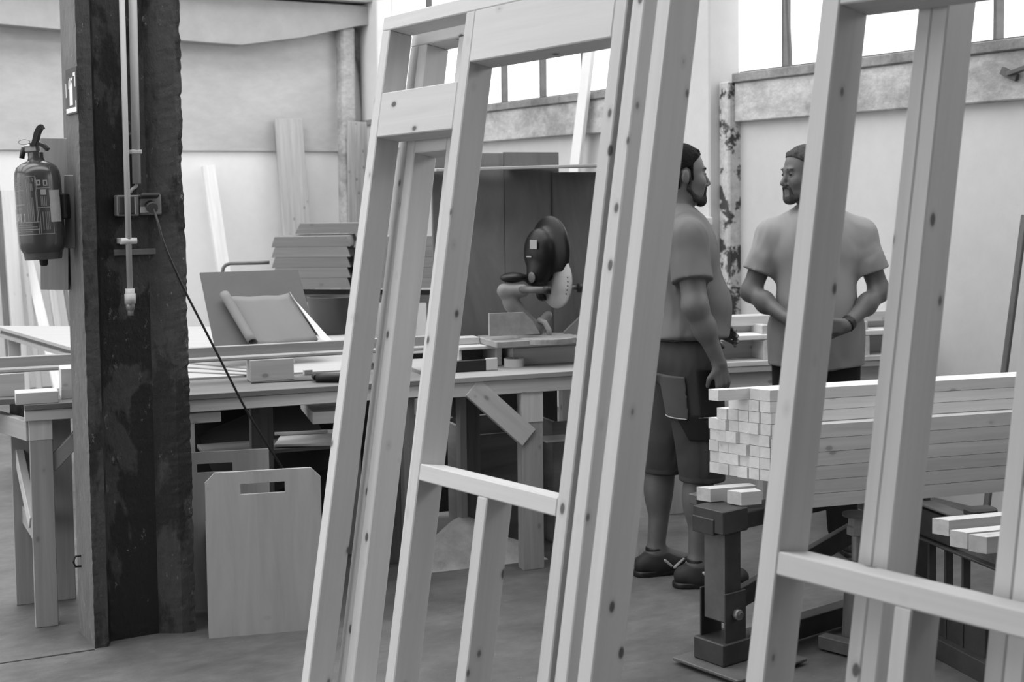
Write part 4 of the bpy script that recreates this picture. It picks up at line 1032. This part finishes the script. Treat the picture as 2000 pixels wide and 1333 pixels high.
# roller bed beam at the right with short battens across it
rbm = thing('roller_beam', 'grey steel beam of the cutting bed below the lumber stack', 'steel beam', at(1880, 1310, 4.2))
r0_, r1_ = at(1790, 1030, 4.80), at(2010, 1066, 4.22); zz0 = .448
r0_.z = r1_.z = zz0
bar('beam_web', r0_, r1_, .012, .115, STEELG, rbm); bar('top_flange', r0_ + ZZ * .06, r1_ + ZZ * .06, .07, .008, STEELG, rbm); bar('bottom_flange', r0_ - ZZ * .06, r1_ - ZZ * .06, .07, .008, STEEL, rbm)
bar('rear_beam', r0_ + LW * .35, r1_ + LW * .35, .06, .09, STEEL, rbm)
dv = (r1_ - r0_).normalized()
obox('panel', lerp(r0_, r1_, .45) - ZZ * .36 + LW * .12, dv, ZZ, (.5, .30, .02), STEEL, rbm); 
for t in (.30, .46, .62): 
    p = lerp(r0_, r1_, t); bar('upright', Vector((p.x, p.y, .06)) + LW * .09, Vector((p.x, p.y, zz0 - .06)) + LW * .09, .03, .012, STEEL, rbm, LW)
bar('floor_rail', Vector((r0_.x, r0_.y, .035)) + LW * .1, Vector((r1_.x, r1_.y, .035)) + LW * .1, .08, .07, STEEL, rbm)
obox('clamp_block', at(1915, 1000, 4.5), LX, LW, (.10, .06, .03), STEEL, rbm, .008)
bar('bearer', Vector((1.68, 4.40, .516)), Vector((1.62, 3.9, .50)), .05, .03, STEEL, rbm)
bar('bearer_leg', Vector((1.66, 4.2, 0)), Vector((1.66, 4.2, .495)), .05, .05, STEEL, rbm, LW)
sb_l = ['upper short batten end resting on the grey steel beam', 'middle short batten end lower on the grey steel beam', 'lowest short batten end on the grey steel beam']
for i, (px, py, Y) in enumerate(((1853, 1048, 4.32), (1889, 1073, 4.16), (1927, 1083, 4.02))):
    p = at(px, py, Y)
    o = prism('short_batten', [(0, 0), (.6, 0), (.6, .048), (-.0 - .048 * SK, .048)], 0, .05, frame_m(Vector((p.x, p.y, p.z)), LX, LW, ZZ), PINE2); tag(o, sb_l[i], 'batten', 'short battens on the steel beam')

# ------------------------------------------------------------------ people
def rotz(a): c, s = math.cos(a), math.sin(a); return np.array([[c, -s, 0], [s, c, 0], [0, 0, 1.0]])
def roty(a): c, s = math.cos(a), math.sin(a); return np.array([[c, 0, s], [0, 1, 0], [-s, 0, c]])
def unit(v): v = np.array(v, float); return v / np.linalg.norm(v)
def head_prims(hc, yaw, pitch=0.0, s=1.0, wide=1.0):
    R = rotz(yaw) @ roty(pitch)
    def h(x, y, z): return np.array(hc) + R @ (np.array((x, y * wide, z)) * s)
    def e(c, r, k=.02): return ell(h(*c), np.array((r[0], r[1] * wide, r[2])) * s, R, k)
    def c_(a, b, ra, rb, k=.012): return cap(h(*a), h(*b), ra * s, rb * s, k)
    base = [e((-.010, 0, .035), (.100, .077, .088)), e((.028, 0, -.03), (.066, .062, .092), .03), e((.036, 0, -.082), (.056, .052, .034), .03)]
    face = [e((.082, 0, -.104), (.020, .024, .018), .02), c_((.088, -.03, .020), (.088, .03, .020), .010, .010, .015),
            e((.066, .036, -.032), (.026, .022, .026), .025), e((.066, -.036, -.032), (.026, .022, .026), .025),
            cut(e((.103, .033, .002), (.016, .017, .012), .012)), cut(e((.103, -.033, .002), (.016, .017, .012), .012)),
            e((.081, .032, .001), (.013, .013, .012), .003), e((.081, -.032, .001), (.013, .013, .012), .003),
            c_((.090, 0, .008), (.114, 0, -.036), .009, .012, .010), c_((.104, -.011, -.044), (.104, .011, -.044), .008, .008, .008),
            c_((.090, -.02, -.064), (.090, .02, -.064), .0065, .0065, .008), c_((.088, -.017, -.077), (.088, .017, -.077), .0075, .0075, .008),
            e((-.006, .079, -.012), (.017, .007, .030), .006), e((-.006, -.079, -.012), (.017, .007, .030), .006)]
    return base, face, h, R
def hand_prims(wr, dr, pn, thumb_side, curl=.6, s=1.0):
    dr = unit(dr); pn = unit(np.array(pn) - dr * np.dot(pn, dr)); sd_ = np.cross(dr, pn); out = []
    wr = np.array(wr)
    for q in (-.026, 0.0, .024): out.append(cap(wr + sd_ * q * .6, wr + dr * .082 * s + sd_ * q, .017, .0135, .012))
    lens = [.075, .083, .077, .060]
    for i, L in enumerate(lens):
        o = (-.030 + .0205 * i) * thumb_side * -1
        p = wr + dr * (.084 - .003 * abs(i - 1)) + sd_ * o; a = .25 * curl
        for j, f in enumerate((.45, .31, .24)):
            a += curl * (.35 + .3 * j); q = p + (dr * math.cos(a) + pn * math.sin(a)) * L * f
            out.append(cap(p, q, .0090 - .0007 * j, .0083 - .0007 * j, .004)); p = q
    tb_ = wr + dr * .022 + sd_ * .024 * thumb_side
    t1_ = tb_ + (dr * .62 + sd_ * .55 * thumb_side + pn * .45) * .046; t2_ = t1_ + (dr * .85 + sd_ * .12 * thumb_side + pn * .4) * .034
    out += [cap(tb_, t1_, .014, .0105, .012), cap(t1_, t2_, .0105, .0085, .004)]
    return out
def limb(a, b, ra, rb, k=.03, clip=()): return cap(a, b, ra, rb, k, clip)

def person(label, M, J, build):
    t = thing('person', label, 'person', M.translation)
    L, Rr = J['l'], J['r']
    base, face, h, HR = head_prims(J['head'], J['yaw'], J.get('pitch', 0))
    fat = build['fat']
    torso = [ell(J['chest'], build['chest'], None, .05), ell(J['belly'], build['belly'], None, .07), ell(J['pelvis'], build['pelvis'], None, .06),
             cap(L['sh'], Rr['sh'], .052, .052, .035), cap(np.array(J['chest']) + (0, 0, .12), np.array(J['neck']), .075, .058, .05)] + [cap(S_['sh'], np.array(J['neck']) - (0, 0, .035), .045, .048, .04) for S_ in (L, Rr)]
    body = torso + [cap(J['neck'], np.array(J['head']) + (-.012, 0, -.05), .057, .055, .03)] + base + face
    arms = []; legs = []
    for S, sg in ((L, 1), (Rr, -1)):
        arms += [limb(S['sh'], S['el'], .054 * fat, .042 * fat), limb(S['el'], S['wr'], .043 * fat, .027), ell(np.array(S['el']) * .62 + np.array(S['wr']) * .38, (.040 * fat, .040 * fat, .05), None, .03)]
        arms += hand_prims(S['wr'], S['hd'], S['pn'], S['ts'], S.get('curl', .6))
        calf = np.array(S['kn']) * .68 + np.array(S['an']) * .32 + np.array((-.022, 0, 0))
        legs += [limb(S['hip'], S['kn'], .088 * fat, .056), limb(S['kn'], S['an'], .054, .036), ell(calf, (.052, .050, .105), None, .04), cap(S['an'], S['toe'], .036, .03, .03)]
    link('body', sdfmesh(body + arms + legs, .0055, .004), SKIN, M, t)
    # hair: crown, back of the head, temples
    p = base[0]; n = HR @ unit((-.62, 0, 1)); p0 = h(.062, 0, .070)
    hr = [ell(p[1] + np.array((0, 0, .002)), p[2] + .0045, p[3], .01, [(p0, -n)]),
          ell(h(-.026, 0, .0), np.array((.088, .0765, .085)), HR, .015, [(h(-.030, 0, 0), HR @ unit((1, 0, .15)))])]
    for sy in (-1, 1):
        hr.append(cap(h(.020, sy * .0715, .035), h(.026, sy * .066, -.02), .008, .006, .010))
        hr.append(cap(h(.046, sy * .056, .078), h(.010, sy * .071, .03), .008, .008, .012))
    hr.append(cap(h(.060, -.034, .092), h(.060, .034, .092), .008, .008, .012))
    link('hair', sdfmesh(hr, .004), build['hair'], M, t)
    # beard along the jaw, round chin and mouth
    jw = build['jaw']
    bd = [ell(h(.082, 0, -.108), np.array((.023, .030, .024)), HR, .02, [(h(0, 0, -.084), HR @ unit((0, 0, 1)))]),
          cap(h(.099, -.020, -.055), h(.099, .020, -.055), .0055, .0055, .004), cap(h(.094, .026, -.06), h(.088, .028, -.095), .006, .009, .008), cap(h(.094, -.026, -.06), h(.088, -.028, -.095), .006, .009, .008)]
    for sy in (-1, 1):
        bd.append(cap(h(.080, sy * .022, -.108), h(.045, sy * .048, -.096), .018, .013 * jw, .015))
        bd.append(cap(h(.045, sy * .048, -.096), h(.012, sy * .064, -.060), .013 * jw, .008 * jw, .012))
        bd.append(cap(h(.012, sy * .064, -.060), h(.018, sy * .068, -.015), .008 * jw, .006 * jw, .010))
    link('beard', sdfmesh(bd, .004), build['beard'], M, t)
    # eyes and brows
    for sy in (-1, 1):
        link('eyebrow', sdfmesh([cap(h(.096, sy * .018, .024), h(.088, sy * .048, .024), .0045, .0035, .004)], .002), build['beard'], M, t)
        link('eye', sdfmesh([ell(h(.0905, sy * .032, .001), (.006, .010, .0045), HR, .002)], .002), plain('eye_dark', .01, .2, 0, .1), M, t)
    # shirt
    hem = J['hem']; col = np.array(J['neck'])
    sh_ = [ell(p[1], p[2] + .016, p[3], .06) if p[0] == 'ell' else cap(p[1], p[2], p[3][0] + .014, p[3][1] + .012, .04) for p in torso[:4] + torso[5:]]
    sh_.append(cap(np.array(J['chest']) + (0, 0, .12), col - (0, 0, .035), .088, .068, .05))
    lo = np.array(J['pelvis']); sh_.append(ell(lo + (0.012, 0, .03), build['pelvis'] + np.array((.022, .02, .06)), None, .06))
    for S in (L, Rr):
        hp0 = np.array(S['hip']); sh_.append(cap(hp0 + (0, 0, .08), hp0 + (0, 0, -.22), .118 * fat, .122 * fat, .05))
        a, b = np.array(S['sh']), np.array(S['el']); d = unit(b - a); e_ = a + (b - a) * J['sleeve']
        sh_.append(cap(a, b, .066 * fat, .078 * fat, .035, [(e_, d)]))
    me = sdfmesh([(p[0], p[1], p[2], p[3], p[4], tuple(p[5]) + ((np.array((0, 0, hem)), np.array((0, 0, -1.0))),)) for p in sh_], .006)
    link('shirt', me, build['shirt'], M, t)
    # trousers
    tr2 = [ell(np.array(J['pelvis']) + (0, 0, -.01), build['pelvis'] + .012, None, .05, [((0, 0, J['waist']), (0, 0, 1.0))])]
    ft = J['cuff']
    for S in (L, Rr):
        tr2 += [cap(S['hip'], S['kn'], .106 * fat, .086 * build.get('loose', 1), .04, [((0, 0, ft), (0, 0, -1.0))])]
        if ft < .4: tr2 += [cap(S['kn'], S['an'], .080, .068, .03, [((0, 0, ft), (0, 0, -1.0))])]
        else: tr2 += [cap(np.array(S['kn']) + (0, 0, .06), np.array(S['kn']) + (0, 0, -.2), .088, .088, .03, [((0, 0, ft), (0, 0, -1.0))])]
    tm = link('trousers', sdfmesh(tr2, .007), build['trousers'], M, t)
    link('belt', sdfmesh([ell(np.array(J['pelvis']) + (0, 0, .0), build['pelvis'] + .017, None, .01, [((0, 0, J['waist'] + .004), (0, 0, 1.0)), ((0, 0, J['waist'] - .034), (0, 0, -1.0))])], .006), BLACK, M, t)
    # shoes
    for S in (L, Rr):
        an, toe = np.array(S['an']), np.array(S['toe']); f = unit((toe - an) * (1, 1, 0)); hl = np.array((an[0], an[1], 0)) - f * .055; tp_ = np.array((toe[0], toe[1], 0)) + f * .02
        up = [cap(hl + (0, 0, .045), hl + f * .10 + (0, 0, .05), .040, .042, .03), cap(hl + f * .10 + (0, 0, .045), tp_ - f * .02 + (0, 0, .036), .044, .038, .03), cap(an + (0, 0, -.05), an + (0, 0, -.01), .046, .047, .03, [(an + (0, 0, .0), (0, 0, 1.0))])]
        so_ = link('shoe', sdfmesh(up, .005, .006), build['shoe'], M, t)
        sole = [cap(hl + (0, 0, .012), tp_ + (0, 0, .012) - f * .01, .046, .044, .01, [((0, 0, .024), (0, 0, 1.0))])]
        link('sole', sdfmesh(sole, .005, .0), BLACK, M, so_)
        lt = np.cross((0, 0, 1), f)
        for sd2 in (-1, 1):
            w0 = hl + f * .12 + lt * sd2 * .049 + (0, 0, .035)
            link('side_stripe', sdfmesh([cap(w0, w0 + f * .045 + (0, 0, .03) - lt * sd2 * .008, .007, .005, .004), cap(w0 + f * .045 + (0, 0, .0), w0 + f * .075 + (0, 0, .035) - lt * sd2 * .012, .006, .005, .004), cap(w0 - f * .045 + (0, 0, .034), w0 - f * .015 + (0, 0, .008), .006, .006, .004)], .003), SHOEP, M, so_)
    return t, tm

# first man: bearded, seen in profile facing the second man, arm hanging
m1 = Vector((.700, 5.62, 0)); a1 = math.radians(8)
M1 = Matrix.Translation(m1) @ Matrix.Rotation(a1, 4, 'Z')
J1 = dict(head=(-.010, .0, 1.668), yaw=.05, pitch=.0, neck=(-.035, 0, 1.53), chest=(-.012, 0, 1.33), belly=(.022, 0, 1.13), pelvis=(-.01, 0, .96), hem=1.035, waist=1.035, cuff=.435, sleeve=.64,
    r=dict(sh=(-.035, -.190, 1.415), el=(-.03, -.275, 1.155), wr=(.075, -.245, .925), hd=(.22, .05, -1), pn=(-.45, .85, 0), ts=-1, curl=.75, hip=(.0, -.095, .90), kn=(.045, -.10, .50), an=(.02, -.11, .09), toe=(.19, -.135, .04)),
    l=dict(sh=(-.03, .190, 1.415), el=(.0, .27, 1.165), wr=(.165, .19, 1.02), hd=(.7, -.5, -.2), pn=(-.2, -.9, -.3), ts=1, curl=.6, hip=(-.02, .095, .90), kn=(-.06, .10, .50), an=(-.10, .10, .09), toe=(.06, .125, .04)))
t1m, tr1 = person('bearded man in grey t-shirt and work shorts standing in profile', M1, J1, dict(fat=1.12, loose=1.08, chest=np.array((.135, .19, .19)), belly=np.array((.155, .185, .165)), pelvis=np.array((.145, .175, .14)), hair=HAIR, beard=BEARD, jaw=1.0, shirt=SHIRT, trousers=SHORTS, shoe=SHOE))
# holster pocket and knee patches on the shorts
def shorts_patch(name, grow, planes, mat):
    S = J1['r']; pr = [cap(S['hip'], S['kn'], .106 * 1.12 + grow, .086 * 1.08 + grow, .01, planes), ell(np.array(J1['pelvis']) + (0, 0, -.01), np.array((.145, .175, .14)) + .012 + grow, None, .01, planes)]
    link(name, sdfmesh(pr, .005), mat, M1, tr1)
def pl4(x0, x1, z0, z1, tilt=0.0):
    c, s2 = math.cos(tilt), math.sin(tilt)
    return [((x0, 0, (z0 + z1) / 2), (-c, 0, -s2)), ((x1, 0, (z0 + z1) / 2), (c, 0, s2)), ((0, 0, z0), (0, 0, -1.0)), ((0, 0, z1), (0, 0, 1.0)), ((0, -.03, 0), (0, 1.0, 0))]
shorts_patch('holster_pocket', .014, pl4(-.16, -.045, .70, .87, .10), plain('pocket_cloth', .07, .9, 0, .2))
shorts_patch('pocket_seam', .0165, pl4(-.16, -.043, .696, .703), SHOEP)
shorts_patch('black_pocket', .010, pl4(.0, .2, .71, .90, .12), SHORTSP)
shorts_patch('pocket_seam', .012, pl4(.0, .2, .704, .709), SHOEP)
shorts_patch('knee_patch', .008, pl4(-.055, .045, .61, .715, .45), SHORTSP)
for s_ in ('r', 'l'):
    a_ = np.array(J1[s_]['an']); link('sock', sdfmesh([cap(a_ + (0, 0, -.03), a_ + (0, 0, .035), .043, .042, .01, [(a_ + (0, 0, .03), (0, 0, 1.0))])], .006), BLACK, M1, t1m)
    kk = np.array(J1[s_]['kn']); link('turn_up', sdfmesh([cap(kk + (0, 0, .05), kk + (0, 0, -.2), .094, .092, .01, [((0, 0, .433), (0, 0, -1.0)), ((0, 0, .50), (0, 0, 1.0))])], .006), SHORTS, M1, tr1)

# second man: faces the camera side, head turned to the first man, hands together in front
m2 = Vector((1.345, 6.10, 0)); a2 = math.radians(-98)
M2 = Matrix.Translation(m2) @ Matrix.Rotation(a2, 4, 'Z')
J2 = dict(head=(.005, -.05, 1.672), yaw=-1.1, pitch=.06, neck=(-.02, -.0, 1.53), chest=(-.005, 0, 1.33), belly=(.01, 0, 1.12), pelvis=(-.01, 0, .94), hem=.825, waist=.98, cuff=.05, sleeve=.66,
    r=dict(sh=(-.02, -.190, 1.400), el=(.0, -.285, 1.15), wr=(.19, -.13, 1.04), hd=(.3, .8, .05), pn=(-.9, .3, .1), ts=-1, curl=.7, hip=(-.01, -.09, .90), kn=(.0, -.10, .50), an=(-.02, -.12, .09), toe=(.13, -.15, .04)),
    l=dict(sh=(-.02, .190, 1.400), el=(-.01, .275, 1.15), wr=(.185, .11, 1.015), hd=(.25, -.85, .0), pn=(-.9, -.3, .1), ts=1, curl=.7, hip=(-.01, .09, .90), kn=(.0, .10, .50), an=(-.02, .12, .09), toe=(.13, .15, .04)))
t2m, tr2_ = person('man in pale grey t-shirt and black trousers with hands together', M2, J2, dict(fat=1.0, chest=np.array((.115, .185, .19)), belly=np.array((.115, .16, .17)), pelvis=np.array((.115, .16, .14)), hair=HAIRL, jaw=.8, beard=plain('stubble', .035, .8, 0, .4, 90.0), shirt=SHIRT2, trousers=TROUS, shoe=SHOE))
wv = np.array(J2['l']['wr']); we = np.array(J2['l']['el']); dd = unit(we - wv)
link('wrist_watch', sdfmesh([cap(wv + dd * .005, wv + dd * .035, .034, .035, .004, [(wv + dd * .035, dd), (wv + dd * .005, -dd)])], .004), BLACK, M2, t2m)
